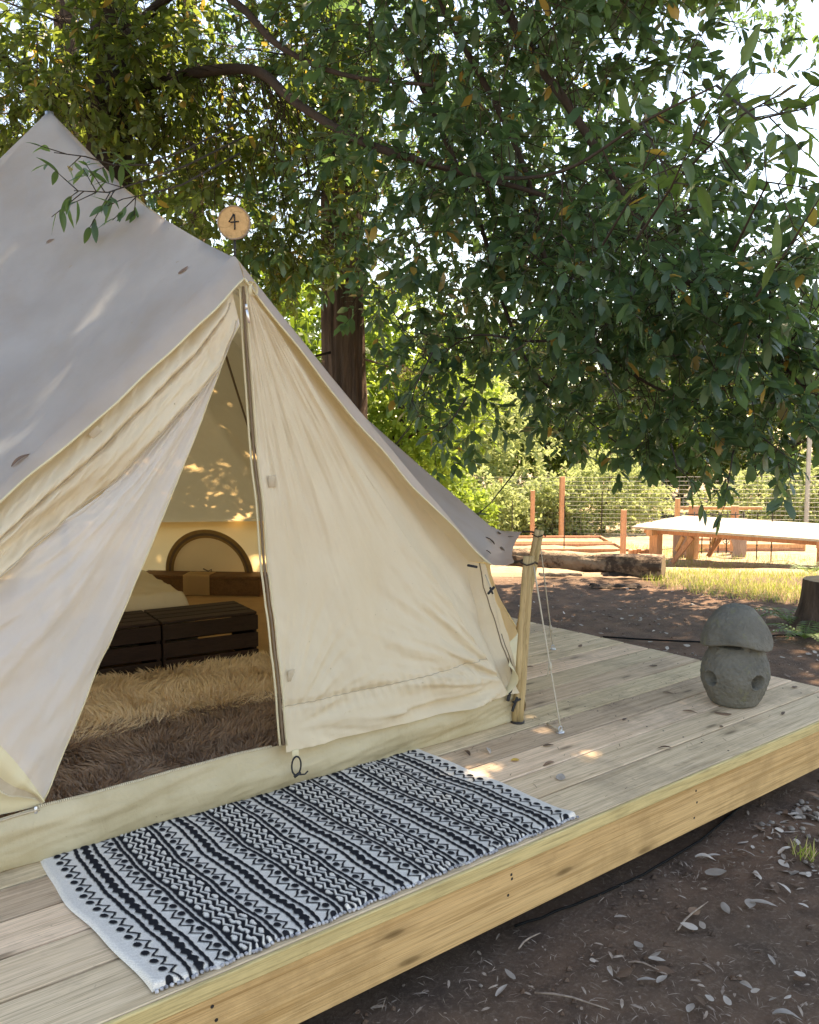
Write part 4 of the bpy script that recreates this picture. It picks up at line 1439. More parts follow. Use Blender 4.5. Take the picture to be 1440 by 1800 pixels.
# ------------------------------------------------------------------ the big laurel whose branches hang over the deck
lean = at_depth(190, 150, 9.2)
LF = Vector((3.35, 8.95, ground_z(3.35, 8.95) - 0.05))
def build_laurel():
    rg = np.random.default_rng(21)
    t = thing('laurel_tree', 'large broadleaf evergreen whose leafy limbs hang over the tent and deck', 'tree', LF)
    trunk = [LF, LF + Vector((0.05, 0, 1.5)), Vector((3.42, 8.9, 3.2)), Vector((3.45, 8.9, 4.9)), Vector((3.6, 8.8, 7.0)), Vector((3.8, 8.6, 9.2))]
    Shape().tube([trunk[0].lerp(trunk[1], 0)] + trunk[1:], [0.34, 0.27, 0.24, 0.21, 0.16, 0.08], 18, wob=0.25).part('trunk', M['bark'], t)
    limbs = []
    def limb(pts, r0, r1):
        pts = [Vector(p) for p in pts]
        out = []
        for i in range(len(pts) - 1):
            for k in range(6):
                a = k / 6
                p0 = pts[max(i - 1, 0)]; p1 = pts[i]; p2 = pts[i + 1]; p3 = pts[min(i + 2, len(pts) - 1)]
                out.append(0.5 * (2 * p1 + (p2 - p0) * a + (2 * p0 - 5 * p1 + 4 * p2 - p3) * a * a + (3 * p1 - p0 - 3 * p2 + p3) * a ** 3) + Vector((nz(i * 3 + k, 1), nz(i * 3 + k, 5), nz(i * 3 + k, 9))) * 0.025)
        out.append(pts[-1])
        m_ = len(out)
        Shape().tube(out, [0.62 * lerp(r0, r1, (i / (m_ - 1)) ** 0.7) for i in range(m_)], 8, wob=0.2).part('limb', M['bark'], t)
        limbs.append(out)
    A = at_depth
    limb([(3.43, 8.9, 4.55), A(300, 138, 8.6), A(440, 122, 8.0), A(520, 180, 7.4), A(640, 250, 6.9), A(800, 300, 6.6), A(960, 345, 6.4), A(1120, 420, 6.3)], 0.11, 0.02)
    limb([(3.45, 8.9, 5.0), A(330, -30, 8.2), A(420, 10, 7.6), A(490, 80, 7.3), A(600, 130, 7.0), A(760, 150, 6.6)], 0.09, 0.02)
    limb([(3.5, 8.9, 5.6), (4.6, 7.8, 5.9), (5.4, 6.2, 5.6), A(960, 130, 6.6), A(1090, 330, 6.4), A(1180, 470, 6.3), A(1300, 560, 6.2), A(1420, 690, 6.0)], 0.10, 0.015)
    limb([(5.2, 6.5, 5.7), A(900, 240, 6.9), A(960, 460, 6.8), A(1040, 590, 6.7), A(1135, 672, 6.6), A(1270, 730, 6.4), A(1330, 800, 6.3)], 0.05, 0.008)
    limb([(5.0, 6.9, 5.75), A(820, 330, 7.4), A(880, 520, 7.2), A(930, 640, 7.1), A(1010, 720, 7.0), A(1100, 790, 6.9)], 0.045, 0.008)
    limb([A(1040, 590, 6.7), A(940, 600, 6.8), A(830, 590, 7.0), A(760, 640, 7.2)], 0.028, 0.007)
    limb([A(700, 270, 6.8), A(860, 310, 6.2), A(990, 300, 5.6), A(1130, 215, 5.0), A(1260, 150, 4.7)], 0.032, 0.008)
    limb([(3.5, 8.8, 6.0), (4.6, 6.4, 6.8), (5.6, 4.2, 7.0), (6.4, 2.2, 6.6)], 0.10, 0.02)
    limb([(3.5, 8.8, 6.2), (2.4, 6.5, 7.0), (1.6, 4.0, 7.2), (1.2, 2.0, 6.8)], 0.09, 0.02)
    limb([(3.45, 8.9, 4.2), (2.2, 8.6, 4.7), (0.9, 8.0, 4.9), (-0.3, 7.2, 4.8)], 0.09, 0.02)
    # crown masses: centre, radii, weight
    def E(px, py, d, r, w): return (tuple(A(px, py, d)), r, w)
    near = [
        E(1180, 470, 6.4, (1.25, 1.25, 0.85), 4.2), E(980, 400, 6.8, (1.2, 1.2, 1.0), 4.2), E(1340, 560, 6.0, (0.95, 0.95, 0.6), 2.4),
        E(1400, 720, 6.0, (0.55, 0.55, 0.38), 0.6), E(1240, 720, 6.4, (0.75, 0.75, 0.34), 0.8), E(1060, 690, 6.9, (0.9, 0.9, 0.42), 0.7),
        E(880, 620, 7.2, (0.8, 0.8, 0.5), 0.8), E(740, 560, 7.6, (0.7, 0.7, 0.7), 0.8), E(760, 330, 7.4, (1.0, 1.0, 1.0), 3.2),
        E(1020, 170, 6.6, (1.2, 1.2, 0.9), 3.0), E(840, 80, 7.0, (1.2, 1.2, 1.0), 3.0), E(620, 60, 7.6, (1.0, 1.0, 0.7), 1.3),
        E(500, 420, 8.4, (0.35, 0.5, 0.6), 0.45), E(1150, 60, 7.4, (0.6, 0.6, 0.4), 0.45), E(720, 760, 7.4, (0.45, 0.45, 0.28), 0.35),
        E(1300, 840, 6.2, (0.35, 0.35, 0.22), 0.28), E(1420, 440, 5.6, (0.6, 0.6, 0.4), 0.9),
    ]
    left = [E(420, 120, 8.8, (1.3, 1.2, 1.0), 2.6), E(250, 60, 9.0, (1.2, 1.2, 0.9), 2.2), E(480, 330, 8.8, (0.9, 0.9, 0.8), 1.6), E(60, 60, 8.2, (1.3, 1.2, 0.9), 2.6),
            E(300, 280, 9.3, (0.9, 0.9, 0.7), 1.2), E(0, 190, 8.8, (0.8, 0.8, 0.5), 0.8), E(480, 480, 9.2, (0.3, 0.5, 0.4), 0.3)]
    over = [((6.6, 3.6, 6.4), (2.2, 2.6, 1.0), 3.2), ((4.6, 5.6, 7.2), (2.4, 2.4, 1.2), 3), ((2.0, 5.0, 7.6), (2.6, 2.8, 1.1), 3.4), 
            ((8.2, 1.2, 6.6), (2.0, 2.0, 1.2), 2.0), ((8.4, 5.6, 7.2), (1.8, 2.2, 1.3), 0.9), ((5.1, 2.7, 5.9), (1.6, 1.7, 0.7), 2.4), ((3.7, 2.3, 6.1), (1.9, 1.5, 0.7), 2.6), ((6.2, 4.6, 6.0), (1.6, 1.6, 0.8), 1.6)]  # unseen upper crown masses, placed on the sun's path to shade deck and tent
    back = [E(760, 120, 10.5, (1.5, 1.4, 1.3), 2.4), E(1000, 260, 10.5, (1.5, 1.3, 1.2), 2.6), E(900, 480, 10.0, (1.3, 1.2, 0.8), 1.6), E(1150, 520, 10.0, (1.4, 1.2, 0.7), 1.6), E(690, 330, 12.5, (0.7, 1.0, 1.0), 0.7),
            E(520, 150, 10.8, (1.4, 1.2, 1.1), 1.8), E(1360, 560, 9.5, (1.0, 1.0, 0.7), 1.2), E(1090, 640, 9.5, (1.2, 1.0, 0.4), 0.9), E(1400, 20, 13.0, (0.9, 0.9, 0.35), 0.22)]
    for nm, ells, n, leaf, thr, per, mt in (('crown', near, 1650, 0.128, 0.0, 9, 'leaf'), ('crown', back, 3600, 0.105, -0.02, 9, 'leaf'), ('crown', left, 1750, 0.112, -0.02, 9, 'leaf_backlit'), ('crown', over, 10500, 0.17, -0.36, 9, 'leaf')):
        O, q = in_ellipsoids(ells, n, rg, 1.1 if thr < -0.3 else 1.7, thr)
        D = unit(q * 0.55 + rg.normal(0, 0.5, q.shape) + np.array([[0.10, -0.05, -0.35]]))
        ln = rg.uniform(0.22, 0.42, n)
        (V, T), (a, b) = twig_leaves(O, D, ln, per, leaf, rg, ratio=0.41, spread=0.9)
        npart(nm, V, T, M[mt], t, 'stuff')
        V2, T2 = stick_np(a, b, 0.0035, 0.0015)
        # connecting branchlets back towards a limb
        LP = np.array([list(p) for l in limbs for p in l])
        pick = rg.choice(n, min(n, 330), replace=False)
        segs_a, segs_b = [], []
        for i in pick:
            dd = np.linalg.norm(LP - O[i], axis=1)
            j = int(np.argmin(dd + rg.random(len(dd)) * 0.5))
            if dd[j] > 1.5: continue
            m1 = O[i] * 0.5 + LP[j] * 0.5 + rg.normal(0, 0.09, 3)
            segs_a += [LP[j], m1]; segs_b += [m1, O[i]]
        if segs_a:
            V3, T3 = stick_np(np.array(segs_a), np.array(segs_b), 0.005, 0.003)
            V2, T2 = merge([(V2, T2), (V3, T3)])
        npart('twigs', V2, T2, M['twig'], t, 'stuff')
    return t, limbs
laurel, LIMBS = build_laurel()

# leaf meshes for leaves that stand alone
def leaf_mesh(name, L, W, bend, fold, curl=0.0, nl=8):
    V = []; F = []
    for i in range(nl + 1):
        t = i / nl
        w = W * 0.5 * (math.sin(PI * min(1, t * 0.94 + 0.06)) ** 0.75) * (1.08 - 0.35 * t)
        if i == nl: w = 0.0006
        z = -bend * L * (t ** 1.7) + curl * L * math.sin(t * PI)
        for k in (-1, -0.5, 0, 0.5, 1):
            V.append((t * L, w * k, z + fold * abs(k) * w + 0.02 * L * nz(t * 5, k * 3, bend * 9) * abs(k)))
    for i in range(nl):
        for k in range(4):
            a = i * 5 + k
            F.append((a, a + 5, a + 6, a + 1))
    return mesh(name, V, F)
LEAFM = [leaf_mesh('leaf', 0.115, 0.038, 0.10, 0.25), leaf_mesh('leaf', 0.105, 0.036, 0.22, 0.35), leaf_mesh('leaf', 0.125, 0.040, 0.04, 0.15), leaf_mesh('leaf', 0.09, 0.034, 0.28, 0.2)]
for m_ in LEAFM: m_.materials.append(M['leaf_obj'])

def spray(name, pts, n, parent, size=1.0, seed=0, hang=0.25, t0=0.25):
    """a leafy spray with every leaf an object: a part of the tree"""
    rg = random.Random(seed)
    pts = [Vector(p) for p in pts]
    o0 = org_of(parent)
    s = Shape()
    s.tube(pts, [lerp(0.006, 0.002, i / (len(pts) - 1)) for i in range(len(pts))], 6)
    side_tw = []
    for k in range(max(3, n // 3)):
        tt = rg.uniform(t0, 1.0) * (len(pts) - 1); i = min(int(tt), len(pts) - 2)
        p = pts[i].lerp(pts[i + 1], tt - i)
        d = ((pts[i + 1] - pts[i]).normalized() + Vector((rg.gauss(0, .6), rg.gauss(0, .6), rg.gauss(-.1, .5)))).normalized()
        q = p + d * rg.uniform(0.10, 0.22) * size
        s.tube([p, q], [0.0028, 0.0015], 5)
        side_tw.append((p, q))
    br = s.part(name, M['twig'], parent)
    for k in range(n):
        p, q = side_tw[k % len(side_tw)]
        tt = rg.uniform(0.45, 1.0)
        pos = p.lerp(q, tt)
        d = ((q - p).normalized() * rg.uniform(0.2, 1.0) + Vector((rg.gauss(0, .55), rg.gauss(0, .55), rg.gauss(-hang, .45)))).normalized()
        lo = put('leaf', LEAFM[rg.randrange(4)], None, br)
        xa = d
        za = Vector((rg.gauss(0, .5), rg.gauss(0, .5), 1)).normalized()
        ya = za.cross(xa).normalized(); za = xa.cross(ya)
        lo.matrix_local = Matrix.Translation(pos - o0) @ Matrix((xa, ya, za)).transposed().to_4x4() @ Matrix.Scale(size * rg.uniform(0.65, 1.1), 4)
    return br
A = at_depth
spray('leafy_spray', [A(420, 215, 6.0), A(330, 262, 5.0), A(255, 290, 4.3), A(200, 290, 4.1), A(150, 275, 4.0), A(95, 268, 3.95)], 20, laurel, 0.8, 1, 0.25, 0.5)
spray('leafy_spray', [A(430, 240, 6.0), A(330, 290, 5.0), A(262, 315, 4.2), A(220, 328, 4.0), A(190, 338, 3.95), A(130, 335, 3.9)], 34, laurel, 0.85, 2, 0.5, 0.45)
spray('leafy_spray', [A(420, 270, 5.8), A(320, 325, 4.6), A(262, 340, 4.0), A(215, 350, 3.9)], 16, laurel, 0.8, 3, 0.5, 0.5)
for k, (a, b, c, n) in enumerate([((1120, 420), (1180, 330), (1230, 220), 22), ((1180, 330), (1290, 210), (1400, 150), 22), ((1130, 215), (1170, 300), (1190, 380), 18), ((1260, 150), (1330, 210), (1420, 190), 16),
                                  ((1290, 440), (1350, 320), (1420, 330), 20), ((1060, 430), (1120, 330), (1150, 240), 16), ((1330, 520), (1390, 430), (1440, 350), 16)]):
    d = 2.9 + 0.25 * (k % 3)
    spray('leafy_spray', [A(*a, d + 0.6), A(*b, d + 0.2), A(*c, d)], n, laurel, 1.05, 30 + k, 0.0)
for k, (a, b, c, n) in enumerate([((1290, 790), (1280, 850), (1275, 890), 10), ((1330, 760), (1380, 800), (1400, 850), 12), ((1180, 780), (1190, 820), (1220, 850), 12), ((820, 700), (790, 745), (770, 760), 10), ((905, 830), (862, 885), (838, 905), 7),
                                  ((960, 560), (930, 600), (900, 620), 12), ((760, 620), (730, 680), (720, 720), 12), ((1060, 640), (1080, 690), (1090, 720), 14)]):
    d = 5.4 if k != 4 else 6.4
    spray('leafy_spray', [A(*a, d + 0.2), A(*b, d), A(*c, d - 0.05)], n, laurel, 0.95, 60 + k, 0.6)

# ------------------------------------------------------------------ other trees
def redwood(px, d, wpx, label, top=16, seed=0, needles=1500, foliage_z=(2.0, 8.0)):
    p = at_depth(px, 756, d)
    foot = Vector((p.x, p.y, ground_z(p.x, p.y) - 0.05))
    rad = wpx / 2 / FPX * d
    t = thing('redwood_tree', label, 'tree', foot, 'furrowed conifer trunks behind the tent')
    V = []; F = []
    n, m_ = 72, 70
    for i in range(m_ + 1):
        z = top * (i / m_)
        r0 = rad * (1.25 if i == 0 else 1.0) * (1.12 - 0.5 * z / top) + rad * 0.5 * math.exp(-z * 1.4)
        for k in range(n):
            a = 2 * PI * k / n
            f = nz(math.cos(a) * 6 + seed, math.sin(a) * 6, z * 0.35)
            g = nz(math.cos(a) * 14 + seed, math.sin(a) * 14, z * 1.1)
            h_ = nz(math.cos(a) * 9 - seed, math.sin(a) * 9, z * 0.8 + 5)
            r = r0 * (1 + 0.13 * (abs(f + 0.4 * h_) * 2 - 0.5) + 0.08 * g + 0.05 * nz(math.cos(a) * 22, math.sin(a) * 22, z * 3.5))
            V.append(foot + Vector((math.cos(a) * r + 0.03 * nz(z * .3, seed), math.sin(a) * r, z)))
    for i in range(m_):
        for k in range(n):
            k2 = (k + 1) % n
            F.append((i * n + k, i * n + k2, (i + 1) * n + k2, (i + 1) * n + k))
    part('trunk', V, F, M['redwood_bark'], t)
    rg = np.random.default_rng(100 + seed)
    O, D, LL = [], [], []
    sA, sB = [], []
    for _ in range(26):
        z = rg.uniform(*foliage_z); a = rg.uniform(0, 2 * PI)
        base = np.array(foot) + np.array([0, 0, z])
        dr = np.array([math.cos(a), math.sin(a), -0.15 + 0.1 * rg.normal()])
        ln = rg.uniform(0.9, 2.0)
        sA.append(base); sB.append(base + dr * ln)
        for _ in range(needles // 26):
            tt = rg.uniform(0.25, 1)
            O.append(base + dr * ln * tt + rg.normal(0, 0.05, 3)); sd = rg.normal(0, 1, 3); sd[2] -= 0.15
            D.append(dr * 0.5 + sd * 0.5); LL.append(rg.uniform(0.15, 0.35))
    O, D, LL = np.array(O), unit(np.array(D)), np.array(LL)
    (V, T), (a, b) = twig_leaves(O, D, LL, 9, 0.065, rg, 0.4, 0.13, 0.6)
    npart('crown', V, T, M['needle'], t, 'stuff')
    V2, T2 = stick_np(a, b, 0.003, 0.001); V3, T3 = stick_np(np.array(sA), np.array(sB), 0.02, 0.006)
    V2, T2 = merge([(V2, T2), (V3, T3)])
    npart('twigs', V2, T2, M['bark'], t, 'stuff')
redwood(605, 11.0, 68, 'tall furrowed redwood trunk rising behind the right slope of the tent', 16, 1, 1400, (2.2, 6.5))
redwood(352, 12.0, 26, 'slim dark conifer trunk behind the tent peak, right of the broad trunk', 14, 2, 800, (3.5, 8))
redwood(140, 11.0, 40, 'dark conifer trunk at far left behind the tent apex', 15, 3, 900, (3.5, 8))

def broad_tree(name, label, cat, px, d, base_z, h, ells, leaf, ntw, mat, group, seed, trunk_r=0.14, per=9, thr=-0.15, freq=0.8, ratio=0.5):
    p = at_depth(px, 756, d)
    foot = Vector((p.x, p.y, ground_z(p.x, p.y) - 0.05 if base_z is None else base_z))
    t = thing(name, label, cat, foot, group)
    rg = np.random.default_rng(seed)
    right = np.array([CY_, -SY, 0]); fw = np.array([SY, CY_, 0])
    es = []
    for (ox, of, oz, rx, rf, rzz, w) in ells:
        es.append((np.array(foot) + right * ox + fw * of + np.array([0, 0, oz]), (rx, rf, rzz), w))
    tops = max(es, key=lambda e: e[0][2])
    tp = trunk_pts(foot, Vector(tops[0]), 8, 0.15, seed)
    s = Shape().tube(tp, [lerp(trunk_r, trunk_r * 0.25, i / 8) for i in range(9)], 8, wob=0.2)
    for ei, e in enumerate(es):
        b = tp[min(7, 2 + ei % 4)]
        s.tube([b, b.lerp(Vector(e[0]), 0.5) + Vector((0, 0, 0.1)), Vector(e[0])], [trunk_r * 0.4, trunk_r * 0.25, trunk_r * 0.1], 6)
    s.part('trunk' if h > 2.5 else 'stem', M['bark'], t)
    O, q = in_ellipsoids(es, ntw, rg, freq, thr, 0.25)
    D = unit(q + rg.normal(0, 0.6, q.shape) + np.array([[0, 0, 0.1]]))
    ln = rg.uniform(1.6, 3.2, ntw) * leaf
    (V, T), (a, b) = twig_leaves(O, D, ln, per, leaf, rg, 0.2, ratio, 0.9)
    npart('crown', V, T, M[mat], t, 'stuff')
    return t

G1 = 'pale shrubs along the garden fence'
def bush(px, d, w, h, label, seed, mat='leaf_lit', leaf=0.13, n=900):
    e = [(0, 0, h * .45, w * .5, w * .4, h * .45, 3), (-w * .28, 0, h * .32, w * .3, w * .3, h * .34, 1.4), (w * .28, .1, h * .36, w * .3, w * .3, h * .36, 1.4), (w * .05, 0, h * .75, w * .28, w * .25, h * .26, 1)]
    broad_tree('shrub', label, 'shrub', px, d, None, h, e, leaf, n, mat, G1, seed, 0.05, 9, -0.25, 1.4)
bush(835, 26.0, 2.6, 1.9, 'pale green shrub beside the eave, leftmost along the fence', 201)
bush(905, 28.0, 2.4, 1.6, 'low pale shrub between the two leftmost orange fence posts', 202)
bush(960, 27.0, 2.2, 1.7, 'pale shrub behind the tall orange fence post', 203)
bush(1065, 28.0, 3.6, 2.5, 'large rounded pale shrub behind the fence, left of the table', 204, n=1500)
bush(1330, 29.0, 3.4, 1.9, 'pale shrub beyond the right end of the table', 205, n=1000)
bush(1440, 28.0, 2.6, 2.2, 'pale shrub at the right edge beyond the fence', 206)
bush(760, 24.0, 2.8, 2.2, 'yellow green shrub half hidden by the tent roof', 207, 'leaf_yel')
G2 = 'trees beyond the garden fence'
def tree(px, d, h, w, label, seed, mat, leaf=0.22, n=1500, low=0.15):
    e = [(0, 0, h * .62, w * .42, w * .4, h * .34, 3), (-w * .28, .2, h * .48, w * .34, w * .3, h * .26, 2), (w * .28, -.2, h * .50, w * .34, w * .3, h * .27, 2), (0, -.4, h * (low + .2), w * .42, w * .3, h * .2, 1.6), (w * .08, 0, h * .85, w * .24, w * .22, h * .16, 1)]
    broad_tree('background_tree', label, 'tree', px, d, None, h, e, leaf, n, mat, G2, seed, 0.18, 9, -0.2, 0.5)
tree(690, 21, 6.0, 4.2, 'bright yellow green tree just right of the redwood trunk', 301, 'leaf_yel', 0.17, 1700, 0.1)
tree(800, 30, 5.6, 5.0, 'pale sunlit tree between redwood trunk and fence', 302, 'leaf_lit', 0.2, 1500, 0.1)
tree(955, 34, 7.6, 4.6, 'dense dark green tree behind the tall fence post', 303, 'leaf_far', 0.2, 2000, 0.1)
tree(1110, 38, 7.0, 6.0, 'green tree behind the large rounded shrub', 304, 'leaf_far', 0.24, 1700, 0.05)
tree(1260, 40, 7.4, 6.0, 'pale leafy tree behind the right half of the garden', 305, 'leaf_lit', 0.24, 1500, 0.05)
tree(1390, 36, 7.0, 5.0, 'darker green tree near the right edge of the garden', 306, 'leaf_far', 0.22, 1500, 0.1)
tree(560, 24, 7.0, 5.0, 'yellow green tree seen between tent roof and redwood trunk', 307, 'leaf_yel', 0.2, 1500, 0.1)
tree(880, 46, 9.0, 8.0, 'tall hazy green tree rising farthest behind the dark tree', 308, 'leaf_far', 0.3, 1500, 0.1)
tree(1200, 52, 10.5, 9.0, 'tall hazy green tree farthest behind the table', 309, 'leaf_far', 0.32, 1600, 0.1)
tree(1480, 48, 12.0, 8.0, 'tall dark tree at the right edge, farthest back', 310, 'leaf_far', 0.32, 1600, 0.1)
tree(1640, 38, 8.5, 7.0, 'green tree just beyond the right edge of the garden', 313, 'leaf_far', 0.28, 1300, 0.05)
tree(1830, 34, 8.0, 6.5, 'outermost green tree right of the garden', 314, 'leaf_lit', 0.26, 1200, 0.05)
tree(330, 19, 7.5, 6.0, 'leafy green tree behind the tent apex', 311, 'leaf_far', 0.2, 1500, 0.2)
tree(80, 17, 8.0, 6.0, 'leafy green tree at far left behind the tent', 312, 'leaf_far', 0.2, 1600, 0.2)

def build_shade_tree():  # added tree out of view, its crown placed to shade the clearing
    rg = np.random.default_rng(77)
    foot = Vector((13.6, 3.0, ground_z(13.6, 3.0) - 0.05))
    t = thing('shade_tree', 'unseen broadleaf tree added off the upper right corner to shade the clearing', 'tree', foot)
    tp = [foot, foot + Vector((-0.1, 0.1, 2.5)), foot + Vector((-0.4, 0.5, 5.0)), foot + Vector((-1.0, 1.2, 7.4)), foot + Vector((-1.4, 2.0, 9.0))]
    Shape().tube(tp, [0.32, 0.25, 0.21, 0.15, 0.07], 14, wob=0.2).part('trunk', M['bark'], t)
    es = [((10.2, 4.0, 7.7), (2.0, 2.0, 0.9), 3), ((11.6, 5.2, 8.3), (1.7, 1.5, 0.8), 2.2), ((9.6, 6.2, 8.4), (1.5, 1.5, 0.6), 1.5), ((9.2, 1.8, 7.8), (1.8, 1.6, 0.9), 2.2), ((11.3, 2.2, 8.2), (1.8, 1.6, 1.0), 1.8)]
    for e in es:
        b = tp[3]
        c = Vector(e[0])
        Shape().tube([b, b.lerp(c, 0.5) + Vector((0, 0, 0.2)), c], [0.08, 0.05, 0.015], 8).part('limb', M['bark'], t)
    O, q = in_ellipsoids(es, 2500, rg, 1.0, -0.05)
    D = unit(q * 0.6 + rg.normal(0, 0.5, q.shape) + np.array([[0, 0, -0.3]]))
    (V, T), (a, b) = twig_leaves(O, D, rg.uniform(0.25, 0.45, len(O)), 9, 0.15, rg, ratio=0.42, spread=0.9)
    npart('crown', V, T, M['leaf'], t, 'stuff')
    V2, T2 = stick_np(a, b, 0.004, 0.002)
    npart('twigs', V2, T2, M['twig'], t, 'stuff')
build_shade_tree()

# ------------------------------------------------------------------ garden: log, table, fence, gate, beds
def build_log():
    a = on_ground(1165, 1008); b = on_ground(915, 1002)
    b = Vector((8.0, 7.9, -0.36)); a = Vector((8.78, 6.08, -0.36))
    c = (a + b) / 2
    t = thing('fallen_log', 'weathered fallen log lying across the clearing beyond the deck', 'log', c)
    ax = (b - a).normalized(); far = b + ax * 0.9
    pts = []; rad = []
    n = 46
    V = []; F = []
    m_ = 30
    s1 = ax.cross(Vector((0, 0, 1))).normalized(); up = Vector((0, 0, 1))
    for i in range(n + 1):
        q = i / n
        p = a.lerp(far, q) + Vector((0, 0, 0.115))
        for k in range(m_):
            an = 2 * PI * k / m_
            r = lerp(0.125, 0.085, q) * (1 + 0.22 * fbm(math.cos(an) * 1.5, math.sin(an) * 1.5, q * 4) + 0.16 * fbm(math.cos(an) * 4, math.sin(an) * 4, q * 9) + 0.05 * math.sin(q * 9 + 1))
            V.append(p + s1 * math.cos(an) * r + up * math.sin(an) * r)
    for i in range(n):
        for k in range(m_):
            k2 = (k + 1) % m_
            F.append((i * m_ + k, i * m_ + k2, (i + 1) * m_ + k2, (i + 1) * m_ + k))
    part('log_body', V, F, M['log'], t)
    cen = a + Vector((0, 0, 0.115)) - ax * 0.002
    Vc = [cen] + [v + (cen - v) * 0.0 - ax * 0.001 for v in V[:m_]]
    part('cut_end', Vc, [(0, 1 + (k + 1) % m_, 1 + k) for k in range(m_)], M['log_end'], t, False)
    # bark slabs
    for k, (px, py, L, lab) in enumerate([(1082, 1032, 0.55, 'dark curled strip of bark on the soil before the log'), (1095, 1012, 0.5, 'dark strip of bark leaning against the log'), (985, 1012, 0.5, 'dark broken branch lying before the left part of the log')]):
        p = on_z(px, py, -0.36)
        s = Shape()
        def f(u, v, p=p, L=L, k=k):
            x = (u - 0.5) * L
            an = (v - 0.5) * 2.2
            r = 0.05 + 0.012 * nz(u * 6, k)
            q = Vector((CY_ * x, -SY * x, 0)) + Vector((SY, CY_, 0)) * math.sin(an) * r * 1.3
            q.z = math.cos(an) * r - 0.02 + 0.02 * nz(u * 5, v * 3, k)
            return p + q
        s.grid(f, 20, 8)
        s.solo('bark_strip', M['bark'], lab, 'bark', p)
build_log()

def build_table():
    FL = Vector((13.187, 9.874, -0.38)); FR0 = Vector((13.93, 6.772, -0.38)); BL = Vector((16.164, 10.403, -0.38))
    u = (FR0 - FL).normalized(); w = (BL - FL); w = (w - u * w.dot(u)).normalized()
    L, D = 5.2, 2.6
    c = FL + u * L / 2 + w * D / 2
    g = ground_z(FL.x, FL.y)
    t = thing('timber_table', 'long low timber table with a pale plank top and braced orange legs', 'table', Vector((c.x, c.y, g)))
    ang_ = math.atan2(u.y, u.x)
    rot = rotz(ang_)
    nb = 9
    for k in range(nb):
        y = (k + 0.5) * D / nb
        p = FL + u * L / 2 + w * y + Vector((0, 0, -0.02))
        Shape().box(p, (L / 2 + R.uniform(-.03, .03), D / nb / 2 - 0.012, 0.02), rot=rot, bev=0.004).part('plank', M['white_plank'], t, False)
    def beam(a, b, h, nm):
        a, b = Vector(a), Vector(b); d = (b - a); ln = d.length; d.normalize()
        xa = d; za = Vector((0, 0, 1)) if abs(d.z) < 0.9 else Vector((1, 0, 0)); ya = za.cross(xa).normalized(); za = xa.cross(ya)
        rt = Matrix((xa, ya, za)).transposed()
        Shape().box((a + b) / 2, (ln / 2, h, h), rot=rt, bev=0.006).part(nm, M['orange_wood'], t, False)
    for lx in (0.36, 3.2):
        for lw in (0.35, D - 0.35):
            q = FL + u * lx + w * lw
            gz = ground_z(q.x, q.y)
            beam((q.x, q.y, gz - 0.05), (q.x, q.y, -0.52), 0.085, 'leg')
            q2 = q + u * 0.62
            beam((q.x + u.x * 0.32, q.y + u.y * .32, gz + 0.08), (q2.x + u.x * .05, q2.y + u.y * .05, -0.54), 0.04, 'brace')
            q3 = q + u * 0.38
            beam((q3.x, q3.y, gz + 0.30), (q3.x + u.x * .12, q3.y + u.y * .12, -0.54), 0.03, 'brace')
        a = FL + u * lx + w * 0.02; b = FL + u * lx + w * (D - .02)
        beam((a.x, a.y, -0.475), (b.x, b.y, -0.475), 0.055, 'cross_beam')
    for lw in (0.35, D - 0.35):
        a = FL + u * 0.15 + w * lw; b = FL + u * (L - .15) + w * lw
        beam((a.x, a.y, -0.47), (b.x, b.y, -0.47), 0.048, 'rail')
build_table()

FENCE_GROUP = 'orange posts of the garden fence'
def fpost(px, ytop, d, label, w=0.045, mat='orange_wood', ybase=None, name='fence_post'):
    p = at_depth(px, 756, d)
    g = ground_z(p.x, p.y)
    top = at_depth(px, ytop, d).z
    s = Shape().box(Vector((p.x, p.y, (g - 0.05 + top) / 2)), (w, w, (top - g + 0.05) / 2), rot=rotz(-YAW + R.uniform(-.3, .3)), bev=0.006)
    # notched band where the wire is stapled
    for k in range(3):
        s.box(Vector((p.x, p.y, lerp(g, top, 0.3 + 0.25 * k))), (w + 0.006, w + 0.006, 0.008), rot=rotz(-YAW))
    s.solo(name, M[mat], label, 'post', Vector((p.x, p.y, g)), FENCE_GROUP if mat == 'orange_wood' else 'thin dark fence stakes', smooth_=False)
    return Vector((p.x, p.y, g)), top
fpost(881, 842, 27, 'orange timber fence post, leftmost beside the tent eave', 0.06)
fpost(938, 862, 25, 'shorter orange fence post just above the tent corner post', 0.06)
fpost(990, 838, 25, 'tall orange fence post, third from the left', 0.065)
fpost(1100, 896, 15.6, 'orange post standing at the left end of the pale table', 0.042)
fpost(1195, 876, 21, 'orange post behind the left half of the table top', 0.055)
fpost(1225, 889, 19, 'thick orange gate post seen below and above the table top', 0.09)
fpost(1297, 889, 19, 'orange gate post right of the iron gate', 0.075)
fpost(902, 880, 24, 'thin dark stake between the two leftmost orange posts', 0.012, 'iron', name='fence_stake')
fpost(995, 872, 18.5, 'thin dark stake beside the tall orange post', 0.010, 'iron', name='fence_stake')
fpost(1061, 864, 25, 'thin dark stake in front of the large rounded shrub', 0.014, 'iron', name='fence_stake')
fpost(1338, 900, 17.5, 'thin dark stake seen under the table, right of the gate', 0.010, 'iron', name='fence_stake')
fpost(1364, 900, 16.8, 'thin dark stake seen under the table near its right legs', 0.010, 'iron', name='fence_stake')
fpost(1424, 735, 24, 'tall grey metal pole at the right edge behind the table', 0.05, 'wire', name='metal_pole')
fpost(1013, 800, 33, 'pale grey tree stem behind the fence, right of the tall post', 0.12, 'slab', name='bare_stem')
